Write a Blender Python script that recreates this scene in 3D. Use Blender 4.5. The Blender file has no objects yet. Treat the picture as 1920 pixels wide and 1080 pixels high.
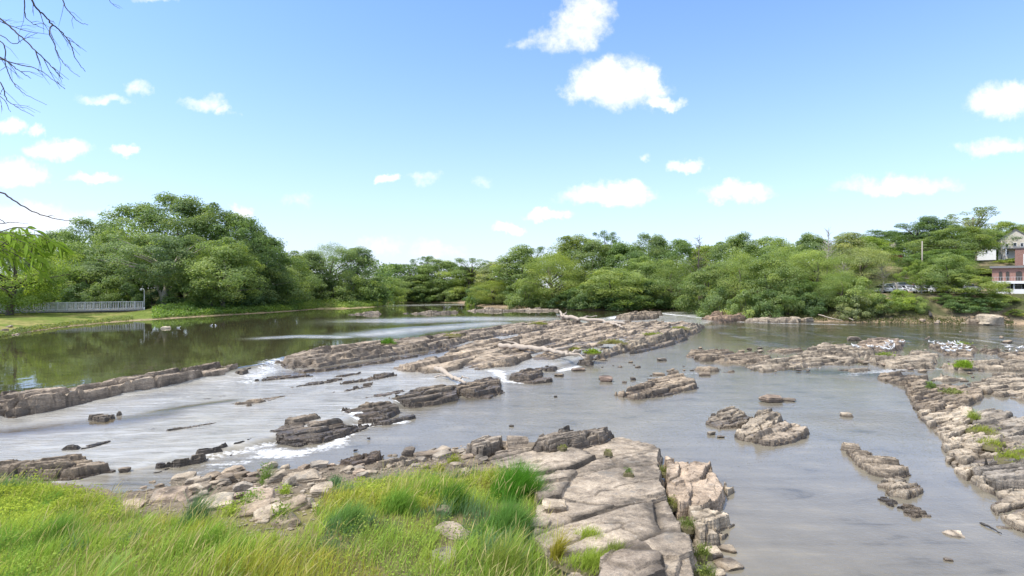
import bpy, bmesh, math, random
import numpy as np
from mathutils import Vector, Matrix

R = math.radians
C = bpy.context.scene.collection
# ---------------------------------------------------------------- view geometry
F, CX, HY, H = 1066.0, 960.0, 540.0, 6.0       # lens in photo pixels, eye height above the lower pool
ZU, ZM = 0.65, 0.3                              # upper pool, middle run (lower pool = 0)

def G(px, py, z=0.0):
    Y = F * (H - z) / (py - HY)
    return ((px - CX) * Y / F, Y)

def GZ(p, dz=0.0):
    z = p[2] if len(p) > 2 else dz
    x, y = G(p[0], p[1], z)
    return (x, y, z)

def PX(px, Y):
    return (px - CX) * Y / F

def PZ(py, Y):
    return H - (py - HY) * Y / F

# ---------------------------------------------------------------- numpy noise
def _hash(ix, iy, seed):
    h = (ix.astype(np.int64) * 374761393 + iy.astype(np.int64) * 668265263 + seed * 974634777) & 0xFFFFFFFF
    h = ((h ^ (h >> 13)) * 1274126177) & 0xFFFFFFFF
    h = ((h ^ (h >> 16)) * 2246822519) & 0xFFFFFFFF
    h = h ^ (h >> 15)
    return (h & 0xFFFFFF) / float(0xFFFFFF)

def vnoise(x, y, seed=0):
    ix, iy = np.floor(x), np.floor(y)
    fx, fy = x - ix, y - iy
    fx = fx * fx * fx * (fx * (fx * 6 - 15) + 10)
    fy = fy * fy * fy * (fy * (fy * 6 - 15) + 10)
    a, b = _hash(ix, iy, seed), _hash(ix + 1, iy, seed)
    c, d = _hash(ix, iy + 1, seed), _hash(ix + 1, iy + 1, seed)
    return (a * (1 - fx) + b * fx) * (1 - fy) + (c * (1 - fx) + d * fx) * fy

def fbm(x, y, seed=0, octv=4, gain=0.5):
    s, a, t = 0.0, 1.0, 0.0
    for k in range(octv):
        s = s + a * (vnoise(x, y, seed + k * 17) - 0.5)
        t += a
        a *= gain
        x, y = x * 2.03 + 11.3, y * 2.03 - 7.1
    return s / t * 2.0          # about -1..1

def voronoi(x, y, seed=0, jit=0.85):
    ix, iy = np.floor(x), np.floor(y)
    f1 = np.full(x.shape, 9.0); f2 = np.full(x.shape, 9.0)
    r = [np.zeros(x.shape) for _ in range(3)]
    cx = np.zeros(x.shape); cy = np.zeros(x.shape)
    for dx in (-1, 0, 1):
        for dy in (-1, 0, 1):
            gx, gy = ix + dx, iy + dy
            qx = gx + 0.5 + jit * (_hash(gx, gy, seed) - 0.5)
            qy = gy + 0.5 + jit * (_hash(gx, gy, seed + 5) - 0.5)
            d = np.hypot(x - qx, y - qy)
            near = d < f1
            f2 = np.where(near, f1, np.minimum(f2, d))
            f1 = np.where(near, d, f1)
            cx = np.where(near, qx, cx); cy = np.where(near, qy, cy)
            for k in range(3):
                r[k] = np.where(near, _hash(gx, gy, seed + 31 + 7 * k), r[k])
    return f1, f2, r, cx, cy

def sstep(a, b, x):
    t = np.clip((x - a) / (b - a), 0, 1)
    return t * t * (3 - 2 * t)

def inside(x, y, poly):
    c = np.zeros(x.shape, bool)
    n = len(poly)
    for i in range(n):
        x0, y0 = poly[i][:2]; x1, y1 = poly[(i + 1) % n][:2]
        if y0 == y1: continue
        c ^= ((y0 > y) != (y1 > y)) & (x < (x1 - x0) * (y - y0) / (y1 - y0) + x0)
    return c

def seg_dist(x, y, line, closed=False):
    """distance to a polyline and the z interpolated along it"""
    best = np.full(x.shape, 1e9); bz = np.zeros(x.shape)
    n = len(line)
    for i in range(n if closed else n - 1):
        p, q = line[i], line[(i + 1) % n]
        dx, dy = q[0] - p[0], q[1] - p[1]
        L = dx * dx + dy * dy + 1e-12
        t = np.clip(((x - p[0]) * dx + (y - p[1]) * dy) / L, 0, 1)
        d = np.hypot(x - p[0] - t * dx, y - p[1] - t * dy)
        m = d < best
        best = np.where(m, d, best)
        if len(p) > 2:
            bz = np.where(m, p[2] + t * (q[2] - p[2]), bz)
    return best, bz

def sdist(x, y, poly):
    d, _ = seg_dist(x, y, [p[:2] for p in poly], True)
    return np.where(inside(x, y, poly), d, -d)

# ---------------------------------------------------------------- objects
def tag(o, label=None, cat=None, group=None, kind=None):
    if label: o['label'] = label
    if cat: o['category'] = cat
    if group: o['group'] = group
    if kind: o['kind'] = kind
    return o

def empty(name, loc, label, cat, group=None, rz=0.0, scale=None):
    o = bpy.data.objects.new(name, None); C.objects.link(o)
    o.location = loc; o.rotation_euler = (0, 0, rz)
    o.empty_display_size = 0.3
    if scale: o.scale = scale
    return tag(o, label, cat, group)

def meshdata(name, V, Fc, mat=None, attrs=None, smooth=False, sharp=None):
    V = np.asarray(V, np.float32)
    me = bpy.data.meshes.new(name)
    if isinstance(Fc, np.ndarray):
        n, k = Fc.shape
        me.vertices.add(len(V)); me.vertices.foreach_set('co', V.ravel())
        me.loops.add(n * k); me.loops.foreach_set('vertex_index', Fc.astype(np.int32).ravel())
        me.polygons.add(n)
        me.polygons.foreach_set('loop_start', np.arange(0, n * k, k, dtype=np.int32))
        try: me.polygons.foreach_set('loop_total', np.full(n, k, np.int32))
        except Exception: pass
        me.update(calc_edges=True)
    else:
        me.from_pydata([tuple(map(float, v)) for v in V], [], Fc)
    me.validate()
    if attrs:
        for an, arr in attrs.items():
            arr = np.asarray(arr, np.float32)
            if arr.ndim == 1:
                a = me.attributes.new(an, 'FLOAT', 'POINT'); a.data.foreach_set('value', arr)
            else:
                a = me.attributes.new(an, 'FLOAT_COLOR', 'POINT')
                if arr.shape[1] == 3: arr = np.hstack([arr, np.ones((len(arr), 1), np.float32)])
                a.data.foreach_set('color', arr.ravel())
    me.polygons.foreach_set('use_smooth', np.full(len(me.polygons), bool(smooth)))
    if sharp: me.set_sharp_from_angle(angle=R(sharp))
    if mat: me.materials.append(mat)
    return me

def obj(name, me, parent=None, loc=None):
    o = bpy.data.objects.new(name, me); C.objects.link(o)
    if parent: o.parent = parent
    if loc is not None: o.location = loc
    return o

def dup(root, loc, rz, scale, label, group=None, color=None):
    r = root.copy(); C.objects.link(r)
    r.location = loc; r.rotation_euler = (0, 0, rz); r.scale = scale
    r['label'] = label
    if group: r['group'] = group
    for ch in list(root.children):
        c = ch.copy(); C.objects.link(c); c.parent = r
        if color is not None and ch.get('tinted'): c.color = color
        for g in ch.children:
            d = g.copy(); C.objects.link(d); d.parent = c
    return r

class MB:
    """collects boxes and tubes into one mesh"""
    def __init__(s): s.V = []; s.F = []
    def box(s, x0, x1, y0, y1, z0, z1):
        b = len(s.V)
        s.V += [(x, y, z) for z in (z0, z1) for y in (y0, y1) for x in (x0, x1)]
        s.F += [tuple(b + i for i in f) for f in ((0, 2, 3, 1), (4, 5, 7, 6), (0, 1, 5, 4), (2, 6, 7, 3), (0, 4, 6, 2), (1, 3, 7, 5))]
        return s
    def obox(s, p, q, w, h):
        """bar between two points, w wide, h high"""
        p, q = Vector(p), Vector(q); d = (q - p)
        u = d.normalized(); side = u.cross(Vector((0, 0, 1)))
        side = side.normalized() if side.length > 1e-4 else Vector((1, 0, 0))
        up = side.cross(u)
        b = len(s.V)
        for e in (p, q):
            for a, c in ((-1, -1), (1, -1), (1, 1), (-1, 1)):
                s.V.append(tuple(e + side * a * w / 2 + up * c * h / 2))
        s.F += [(b, b + 3, b + 2, b + 1), (b + 4, b + 5, b + 6, b + 7)] + [(b + i, b + (i + 1) % 4, b + 4 + (i + 1) % 4, b + 4 + i) for i in range(4)]
        return s
    def tube(s, pts, rad, n=7):
        pts = [Vector(p) for p in pts]
        b = len(s.V); ref = Vector((0.31, 0.17, 0.93))
        for i, p in enumerate(pts):
            d = (pts[min(i + 1, len(pts) - 1)] - pts[max(i - 1, 0)]).normalized()
            a = d.cross(ref)
            if a.length < 0.05: a = d.cross(Vector((1, 0, 0)))
            a.normalize(); c = d.cross(a)
            r = rad[i] if hasattr(rad, '__len__') else rad
            for k in range(n):
                t = 2 * math.pi * k / n
                s.V.append(tuple(p + a * math.cos(t) * r + c * math.sin(t) * r))
        for i in range(len(pts) - 1):
            for k in range(n):
                s.F.append((b + i * n + k, b + i * n + (k + 1) % n, b + (i + 1) * n + (k + 1) % n, b + (i + 1) * n + k))
        s.F.append(tuple(b + k for k in range(n))[::-1])
        s.F.append(tuple(b + (len(pts) - 1) * n + k for k in range(n)))
        return s
    def prism(s, prof, y0, y1):
        """profile in xz, extruded along y"""
        b = len(s.V); n = len(prof)
        s.V += [(x, y0, z) for x, z in prof] + [(x, y1, z) for x, z in prof]
        s.F += [tuple(b + i for i in range(n)), tuple(b + n + i for i in range(n))[::-1]]
        s.F += [(b + i, b + n + i, b + n + (i + 1) % n, b + (i + 1) % n) for i in range(n)]
        return s
    def build(s, name, mat, parent=None, smooth=False, sharp=None, loc=None):
        me = meshdata(name, s.V, s.F, mat, None, smooth, sharp)
        bm = bmesh.new(); bm.from_mesh(me); bmesh.ops.recalc_face_normals(bm, faces=bm.faces); bm.to_mesh(me); bm.free()
        if sharp: me.set_sharp_from_angle(angle=R(sharp))
        return obj(name, me, parent, loc)

# ---------------------------------------------------------------- node helper
class NT:
    def __init__(s, mat):
        s.t = mat.node_tree; s.t.nodes.clear()
    def n(s, kind, **kw):
        nd = s.t.nodes.new(kind)
        ins = kw.pop('i', {})
        for k, v in kw.items(): setattr(nd, k, v)
        for k, v in ins.items(): s.set(nd.inputs[k], v)
        return nd
    def set(s, sock, v):
        if hasattr(v, 'is_output'): s.t.links.new(v, sock)
        elif hasattr(v, 'outputs'): s.t.links.new(v.outputs[0], sock)
        else: sock.default_value = v
    def math(s, op, a, b=0.0, clamp=False):
        nd = s.n('ShaderNodeMath', operation=op, use_clamp=clamp)
        s.set(nd.inputs[0], a); s.set(nd.inputs[1], b); return nd.outputs[0]
    def vmath(s, op, a, b=(0, 0, 0)):
        nd = s.n('ShaderNodeVectorMath', operation=op)
        s.set(nd.inputs[0], a); s.set(nd.inputs[1], b); return nd.outputs['Value' if op in ('LENGTH', 'DOT_PRODUCT') else 'Vector']
    def mix(s, f, a, b, blend='MIX'):
        nd = s.n('ShaderNodeMix', data_type='RGBA', blend_type=blend)
        s.set(nd.inputs[0], f); s.set(nd.inputs[6], a); s.set(nd.inputs[7], b); return nd.outputs[2]
    def noise(s, vec, scale, detail=4.0, rough=0.5, out=0, dist=0.0):
        nd = s.n('ShaderNodeTexNoise', i={'Scale': scale, 'Detail': detail, 'Roughness': rough, 'Distortion': dist})
        if vec is not None: s.set(nd.inputs['Vector'], vec)
        return nd.outputs[out]
    def rng(s, v, a, b, c=0.0, d=1.0, mode='SMOOTHSTEP'):
        nd = s.n('ShaderNodeMapRange', interpolation_type=mode)
        for k, x in enumerate((v, a, b, c, d)): s.set(nd.inputs[k], x)
        return nd.outputs[0]
    def attr(s, name, out='Fac'):
        return s.n('ShaderNodeAttribute', attribute_name=name).outputs[out]
    def ramp(s, f, stops):
        nd = s.n('ShaderNodeValToRGB'); cr = nd.color_ramp
        while len(cr.elements) < len(stops): cr.elements.new(0.5)
        for e, (p, c) in zip(cr.elements, stops):
            e.position = p; e.color = tuple(c) + (1,)
        s.set(nd.inputs[0], f); return nd.outputs[0]
    def out(s, sh):
        o = s.n('ShaderNodeOutputMaterial'); s.t.links.new(sh if hasattr(sh, 'is_output') else sh.outputs[0], o.inputs[0])

def newmat(name):
    m = bpy.data.materials.new(name); m.use_nodes = True
    return m, NT(m)

def c4(c): return tuple(c) + (1.0,)

def simple(name, col, rough=0.6, var=0.15, scale=4.0, metal=0.0, bump=0.0):
    m, t = newmat(name)
    tc = t.n('ShaderNodeTexCoord').outputs['Object']
    nz = t.noise(tc, scale, 5, 0.6)
    colr = t.mix(nz, c4([c * (1 - var) for c in col]), c4([min(1, c * (1 + var)) for c in col]))
    b = t.n('ShaderNodeBsdfPrincipled', i={'Base Color': colr, 'Roughness': rough, 'Metallic': metal})
    if bump:
        bp = t.n('ShaderNodeBump', i={'Strength': bump, 'Distance': 0.02, 'Height': nz}); t.set(b.inputs['Normal'], bp)
    t.out(b); return m

def rock_material():
    m, t = newmat('weathered_rock')
    pos = t.n('ShaderNodeNewGeometry').outputs['Position']
    big = t.noise(pos, 0.45, 5, 0.6)
    mid = t.noise(pos, 2.6, 6, 0.62)
    st = t.noise(t.vmath('MULTIPLY', pos, (1.3, 1.3, 16.0)), 1.0, 5, 0.6)
    fine = t.noise(pos, 14.0, 6, 0.7)
    col = t.ramp(t.math('ADD', t.math('MULTIPLY', big, 0.55), t.math('MULTIPLY', mid, 0.5)),
                 [(0.38, (0.088, 0.076, 0.061)), (0.46, (0.198, 0.170, 0.136)), (0.55, (0.338, 0.292, 0.234)), (0.66, (0.49, 0.428, 0.345))])
    col = t.mix(1.0, col, t.ramp(st, [(0.3, (0.62, 0.6, 0.58)), (0.5, (0.95, 0.95, 0.95)), (0.7, (1.15, 1.14, 1.12))]), 'MULTIPLY')
    col = t.mix(1.0, col, t.ramp(fine, [(0.3, (0.62, 0.61, 0.6)), (0.52, (1, 1, 1)), (0.72, (1.22, 1.22, 1.2))]), 'MULTIPLY')
    grit = t.noise(pos, 52.0, 4, 0.7)
    col = t.mix(1.0, col, t.ramp(grit, [(0.32, (0.55, 0.54, 0.53)), (0.5, (1, 1, 1)), (0.7, (1.28, 1.28, 1.26))]), 'MULTIPLY')
    lich = t.rng(t.noise(pos, 5.5, 5, 0.7), 0.6, 0.7)
    col = t.mix(t.math('MULTIPLY', lich, 0.5), col, (0.47, 0.45, 0.41, 1))
    dark = t.rng(t.noise(pos, 1.3, 6, 0.7), 0.56, 0.66)
    col = t.mix(t.math('MULTIPLY', dark, 0.62), col, (0.105, 0.108, 0.105, 1))
    col = t.mix(t.attr('crack'), col, (0.042, 0.035, 0.027, 1))
    col = t.mix(1.0, col, t.n('ShaderNodeObjectInfo').outputs['Color'], 'MULTIPLY')
    wet = t.attr('wet')
    col = t.mix(wet, col, t.mix(1.0, col, (0.34, 0.31, 0.28, 1), 'MULTIPLY'))
    b = t.n('ShaderNodeBsdfPrincipled', i={'Base Color': col, 'Roughness': t.rng(wet, 0, 1, 0.85, 0.4)})
    h = t.math('ADD', t.math('ADD', t.math('MULTIPLY', grit, 0.14), t.math('MULTIPLY', fine, 0.45)), t.math('ADD', t.math('MULTIPLY', st, 0.9), t.math('MULTIPLY', mid, 1.0)))
    t.set(b.inputs['Normal'], t.n('ShaderNodeBump', i={'Strength': 0.75, 'Distance': 0.07, 'Height': h}))
    t.out(b); return m

def leaf_material(name='foliage'):
    m, t = newmat(name)
    oc = t.n('ShaderNodeObjectInfo')
    tint = t.attr('tint')
    col = t.mix(1.0, oc.outputs['Color'], t.ramp(tint, [(0.0, (0.55, 0.62, 0.6)), (0.5, (1, 1, 1)), (1.0, (1.75, 1.5, 1.05))]), 'MULTIPLY')
    d = t.n('ShaderNodeBsdfDiffuse', i={'Color': col})
    tr = t.n('ShaderNodeBsdfTranslucent', i={'Color': t.mix(1.0, col, (1.15, 1.25, 0.6, 1), 'MULTIPLY')})
    gl = t.n('ShaderNodeBsdfGlossy', i={'Color': (0.8, 0.85, 0.8, 1), 'Roughness': 0.45})
    mx = t.n('ShaderNodeMixShader', i={0: 0.5, 1: d.outputs[0], 2: tr.outputs[0]})
    fz = t.n('ShaderNodeMixShader', i={0: 0.025, 1: mx.outputs[0], 2: gl.outputs[0]})
    t.out(fz); return m

def colattr_material(name, rough=0.8, trans=0.0, nscale=0.0):
    """takes the material identity colour from the mesh attribute Col"""
    m, t = newmat(name)
    col = t.attr('Col', 'Color')
    if nscale:
        pos = t.n('ShaderNodeNewGeometry').outputs['Position']
        nz = t.noise(pos, nscale, 7, 0.65)
        col = t.mix(1.0, col, t.ramp(nz, [(0.28, (0.55, 0.55, 0.55)), (0.5, (1, 1, 1)), (0.75, (1.5, 1.45, 1.4))]), 'MULTIPLY')
    d = t.n('ShaderNodeBsdfDiffuse', i={'Color': col})
    sh = d
    if trans:
        tr = t.n('ShaderNodeBsdfTranslucent', i={'Color': t.mix(1.0, col, (1.1, 1.2, 0.6, 1), 'MULTIPLY')})
        sh = t.n('ShaderNodeMixShader', i={0: trans, 1: d.outputs[0], 2: tr.outputs[0]})
    if nscale:
        t.set(d.inputs['Normal'], t.n('ShaderNodeBump', i={'Strength': 0.7, 'Distance': 0.12, 'Height': nz}))
    t.out(sh); return m

def water_material():
    m, t = newmat('river_water')
    pos = t.n('ShaderNodeNewGeometry').outputs['Position']
    chop, foam, murk_glint, fast = t.attr('chop'), t.attr('foam'), t.attr('murk_glint', 'Color'), t.attr('fast')
    mp = t.n('ShaderNodeMapping', i={'Vector': pos, 'Rotation': (0, 0, R(-58)), 'Scale': (0.55, 3.4, 1)})
    flow = t.noise(mp.outputs[0], 1.0, 5, 0.6, dist=0.4)
    mpf = t.n('ShaderNodeMapping', i={'Vector': pos, 'Rotation': (0, 0, R(-58)), 'Scale': (0.22, 1.5, 1)})
    flow2 = t.noise(mpf.outputs[0], 1.0, 4, 0.55, dist=0.6)
    rip = t.noise(pos, 3.2, 3, 0.55)
    rip2 = t.noise(pos, 10.0, 2, 0.5)
    calm = t.noise(pos, 0.9, 3, 0.5)
    h = t.math('ADD', t.math('MULTIPLY', t.math('ADD', t.math('MULTIPLY', rip, 0.018), t.math('MULTIPLY', rip2, 0.016)), chop),
               t.math('ADD', t.math('MULTIPLY', calm, 0.006), t.math('MULTIPLY', t.math('MULTIPLY', flow, fast), 0.11)))
    bp = t.n('ShaderNodeBump', i={'Strength': 1.0, 'Distance': 1.0, 'Height': h})
    mpb = t.n('ShaderNodeMapping', i={'Vector': pos, 'Rotation': (0, 0, R(28)), 'Scale': (0.22, 1.1, 1)})
    bed = t.math('ADD', t.math('MULTIPLY', t.noise(pos, 0.5, 5, 0.6), .5), t.math('MULTIPLY', t.noise(mpb.outputs[0], 1.0, 6, 0.68, dist=.8), .5))
    base = t.mix(1.0, murk_glint, t.ramp(bed, [(0.36, (0.55, 0.54, 0.5)), (0.44, (0.9, 0.89, 0.87)), (0.55, (1.05, 1.04, 1.02)), (0.64, (1.3, 1.26, 1.18))]), 'MULTIPLY')
    w = t.n('ShaderNodeBsdfPrincipled', i={'Base Color': base, 'Roughness': t.rng(chop, 0, 1, 0.02, 0.09, 'LINEAR'), 'IOR': 1.333, 'Normal': bp.outputs[0]})
    fm = t.n('ShaderNodeBsdfPrincipled', i={'Base Color': (0.78, 0.8, 0.82, 1), 'Roughness': 0.6})
    fn = t.noise(pos, 5.0, 6, 0.7)
    brk = t.math('ADD', t.math('MULTIPLY', fn, 0.6), t.math('MULTIPLY', flow, 0.55))
    fval = t.math('ADD', foam, t.math('MULTIPLY', t.math('SUBTRACT', brk, .575), 3.0))
    fac1 = t.math('MULTIPLY', t.rng(fval, .25, .95), t.rng(foam, .06, .4))
    streak = t.math('ADD', t.math('MULTIPLY', flow2, .5), t.math('MULTIPLY', flow, .5))
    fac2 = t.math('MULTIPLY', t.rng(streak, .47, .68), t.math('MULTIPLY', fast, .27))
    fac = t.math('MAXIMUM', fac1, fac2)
    fm_b = t.n('ShaderNodeBump', i={'Strength': 0.9, 'Distance': 0.1, 'Height': fn}); t.set(fm.inputs['Normal'], fm_b)
    t.out(t.n('ShaderNodeMixShader', i={0: fac, 1: w.outputs[0], 2: fm.outputs[0]})); return m

M = {}
M['rock'] = rock_material()
M['leaf'] = leaf_material()
M['water'] = water_material()
M['ground'] = colattr_material('earth_and_turf', nscale=1.6)
M['blade'] = colattr_material('grass_blade', trans=0.4)
M['bark'] = simple('bark', (0.13, 0.105, 0.085), 0.9, 0.35, 6.0, bump=0.6)
M['pale_bark'] = simple('pale_bark', (0.36, 0.32, 0.27), 0.9, 0.25, 6.0, bump=0.5)
M['drift'] = simple('bleached_driftwood', (0.37, 0.315, 0.255), 0.85, 0.22, 9.0, bump=0.5)
M['twig'] = simple('twig_bark', (0.075, 0.06, 0.055), 0.9, 0.25, 20.0)
M['white_paint'] = simple('white_paint', (0.78, 0.78, 0.78), 0.5, 0.05, 2.0)
M['rail_paint'] = simple('aged_white_paint', (.56, .57, .57), .6, .1, 2.0)
M['galv'] = simple('grey_steel', (0.55, 0.56, 0.57), 0.45, 0.08, 5.0, 0.3)
M['dark'] = simple('dark_timber', (0.05, 0.045, 0.04), 0.8, 0.3, 4.0)
M['glass'] = simple('window_glass', (0.03, 0.035, 0.04), 0.12, 0.1, 1.0)
M['roof_grey'] = simple('grey_roofing', (0.2, 0.195, 0.19), 0.8, 0.15, 3.0)
M['siding'] = simple('cream_siding', (0.58, 0.53, 0.45), 0.7, 0.08, 2.0)
M['red_wall'] = simple('dull_red_wall', (0.25, 0.07, 0.06), 0.8, 0.15, 3.0)
M['rubber'] = simple('tyre_rubber', (0.02, 0.02, 0.02), 0.7, 0.1, 5.0)
M['concrete'] = simple('concrete', (0.36, 0.35, 0.33), 0.85, 0.15, 3.0, bump=0.3)
M['asphalt'] = simple('asphalt', (0.09, 0.09, 0.09), 0.9, 0.15, 8.0)
M['gull'] = simple('white_feather', (0.8, 0.8, 0.78), 0.7, 0.04, 6.0)
M['gull_grey'] = simple('grey_feather', (0.36, 0.38, 0.41), 0.7, 0.08, 6.0)

def brick_material():
    m, t = newmat('red_brick')
    tc = t.n('ShaderNodeTexCoord').outputs['Object']
    mp = t.n('ShaderNodeMapping', i={'Vector': tc, 'Rotation': (R(90), 0, 0)})
    bk = t.n('ShaderNodeTexBrick', i={'Color1': (0.22, 0.10, 0.075, 1), 'Color2': (0.30, 0.15, 0.11, 1), 'Mortar': (0.4, 0.36, 0.32, 1), 'Scale': 4.0, 'Mortar Size': 0.012})
    t.set(bk.inputs['Vector'], mp.outputs[0])
    b = t.n('ShaderNodeBsdfPrincipled', i={'Base Color': bk.outputs[0], 'Roughness': 0.85}); t.out(b); return m
M['brick'] = brick_material()

# ---------------------------------------------------------------- river plan
LEFT = [(-45, -80, ZU), (-46, 0, ZU), (-48, 30, ZU)] + [GZ(p, ZU) for p in
        [(0, 633), (60, 623), (130, 613), (200, 606), (250, 602), (285, 600), (330, 597), (420, 591.5), (500, 587), (560, 583), (600, 579.5), (650, 579), (705, 576), (724, 573), (730, 569)]]
FAR = [GZ(p, ZU) for p in [(735, 567.5), (800, 566.5), (868, 568)]]
RIGHT = [GZ(p, ZU) for p in [(880, 572), (905, 576), (960, 577), (1040, 579), (1100, 582), (1180, 582), (1260, 580), (1330, 585)]] + \
        [GZ(p) for p in [(1390, 593, .3), (1450, 601, 0), (1500, 603, 0), (1700, 606, 0), (1860, 608, 0), (1920, 609, 0), (2200, 618, 0), (2600, 640, 0)]] + [(140, 40, 0), (140, -80, 0)]
NEAR = [(8, -80, 0), (8, -20, 0), (7, 4, 0)] + [GZ(p, 0) for p in
        [(1380, 1200), (1335, 1060), (1290, 960), (1220, 880), (1100, 830), (960, 822), (870, 836), (780, 850), (640, 862), (560, 872), (400, 884), (330, 898), (240, 908), (190, 903), (0, 876), (-200, 900)]] + \
       [(-17, 5, 0), (-15, -20, 0), (-15, -80, 0)]
RIVER = LEFT + FAR + RIGHT + NEAR

# crest between upper pool and the runs below it
LINE_A = [(-36, -80), (-30, 3)] + [G(p[0], p[1], p[2]) for p in
          [(-60, 784, .5), (0, 759, .5), (160, 738, .5), (300, 716, .5), (440, 696, .5), (500, 686, .5), (540, 668, 0.72), (700, 645, 0.72), (850, 625, 0.75), (1000, 608, 0.75), (1080, 599, 0.72), (1150, 594, 0.64), (1200, 588, 0.64), (1260, 584.5, 0.64), (1345, 586, 0.6)]]
LINE_B = [G(p[0], p[1], p[2]) for p in
          [(1345, 600, .2), (1310, 612, .2), (1200, 650, .15), (1110, 668, .15), (1060, 682, .15), (960, 703, .15), (870, 725, .15), (760, 752, .15), (680, 780, .15), (620, 800, .15), (520, 822, .1), (400, 848, .05), (250, 880, 0), (0, 930, 0)]] + [(-40, -80)]
UPPER = LINE_A + [(60, 130), (60, 400), (-300, 400), (-300, -80)]
MID = LINE_A + LINE_B

def waterz(x, y):
    du = sdist(x, y, UPPER)
    dm = sdist(x, y, MID)
    s = x * .55 + y * .83
    zm = ZM * sstep(7, 16, s)
    z = zm * np.where(du > 0, 1.0, sstep(-0.45, 0.35, dm))
    u = sstep(-0.9, 0.5, du)
    # the far end of the crest drops over a longer rapid
    ramp = sstep(-9, 1.5, du)
    far = sstep(85, 98, y)
    u = u * (1 - far) + ramp * far
    return z * (1 - u) + ZU * u

_tn_seed = 3
def terrain_h(x, y):
    x = np.asarray(x, float); y = np.asarray(y, float)
    d = -sdist(x, y, RIVER)                      # >0 on land
    dl, zl = seg_dist(x, y, LEFT)
    df, zf = seg_dist(x, y, FAR)
    dr, zr = seg_dist(x, y, RIGHT)
    dn, zn = seg_dist(x, y, NEAR)
    best = np.minimum(np.minimum(dl, df), np.minimum(dr, dn))
    wz = np.where(best == dl, zl, np.where(best == df, zf, np.where(best == dr, zr, zn)))
    nz = fbm(x * .15, y * .15, 3, 4)
    nf = fbm(x * .9, y * .9, 9, 3)
    dp = np.maximum(d, 0)
    lawnk = sstep(.60, .68, -x / np.maximum(y, 1))
    fl = 0.10 * np.minimum(dp, 2.0) + (1.35 - .85 * lawnk) * sstep(1.2, 9, dp) + 0.02 * np.minimum(dp, 60) * (1 - .6 * lawnk) + 0.2 * nz * sstep(1, 8, dp)
    hill = sstep(52, 70, x)
    fr0 = 0.16 * np.minimum(dp, 3) + 1.4 * sstep(3, 16, dp) + 0.02 * np.minimum(dp, 90) + 0.25 * nz * sstep(1, 8, dp)
    fr1 = 0.16 * np.minimum(dp, 2.5) + 4.6 * sstep(2.0, 10.5, dp) + 8.0 * sstep(22, 60, dp) + 3 * sstep(60, 160, dp)
    fr = fr0 * (1 - hill) + fr1 * hill
    fn_ = 0.115 * np.minimum(dp, 9) + 0.9 * sstep(9, 14, dp) + 0.10 * nz * sstep(0.3, 3, dp) + 0.06 * nf * sstep(.1, 2, dp)
    f = np.where((best == dl) | (best == df), fl, np.where(best == dr, fr, fn_))
    land = wz - 0.06 + f + 0.03 * nf
    bed = np.minimum(wz, waterz(x, y)) - 0.15 - 0.35 * np.minimum(np.maximum(-d, 0), 4)
    return np.where(d > 0, land, bed)

def th(x, y): return float(terrain_h(np.array([x]), np.array([y]))[0])

def hit(px, py):
    """point of the ground seen at a photo pixel"""
    z = 0.5
    for _ in range(14):
        x, y = G(px, py, min(z, 5.0)); z = 0.5 * z + 0.5 * th(x, y)
    return (x, y, z)

# ---------------------------------------------------------------- terrain sheet
def polar(thetas, rs):
    T, RR = np.meshgrid(thetas, rs)
    x, y = RR * np.sin(T), RR * np.cos(T)
    nr, nt = T.shape
    i = np.arange(nr - 1)[:, None] * nt + np.arange(nt - 1)[None, :]
    q = np.stack([i, i + 1, i + nt + 1, i + nt], -1).reshape(-1, 4)[:, ::-1]
    return x.ravel(), y.ravel(), q

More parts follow.
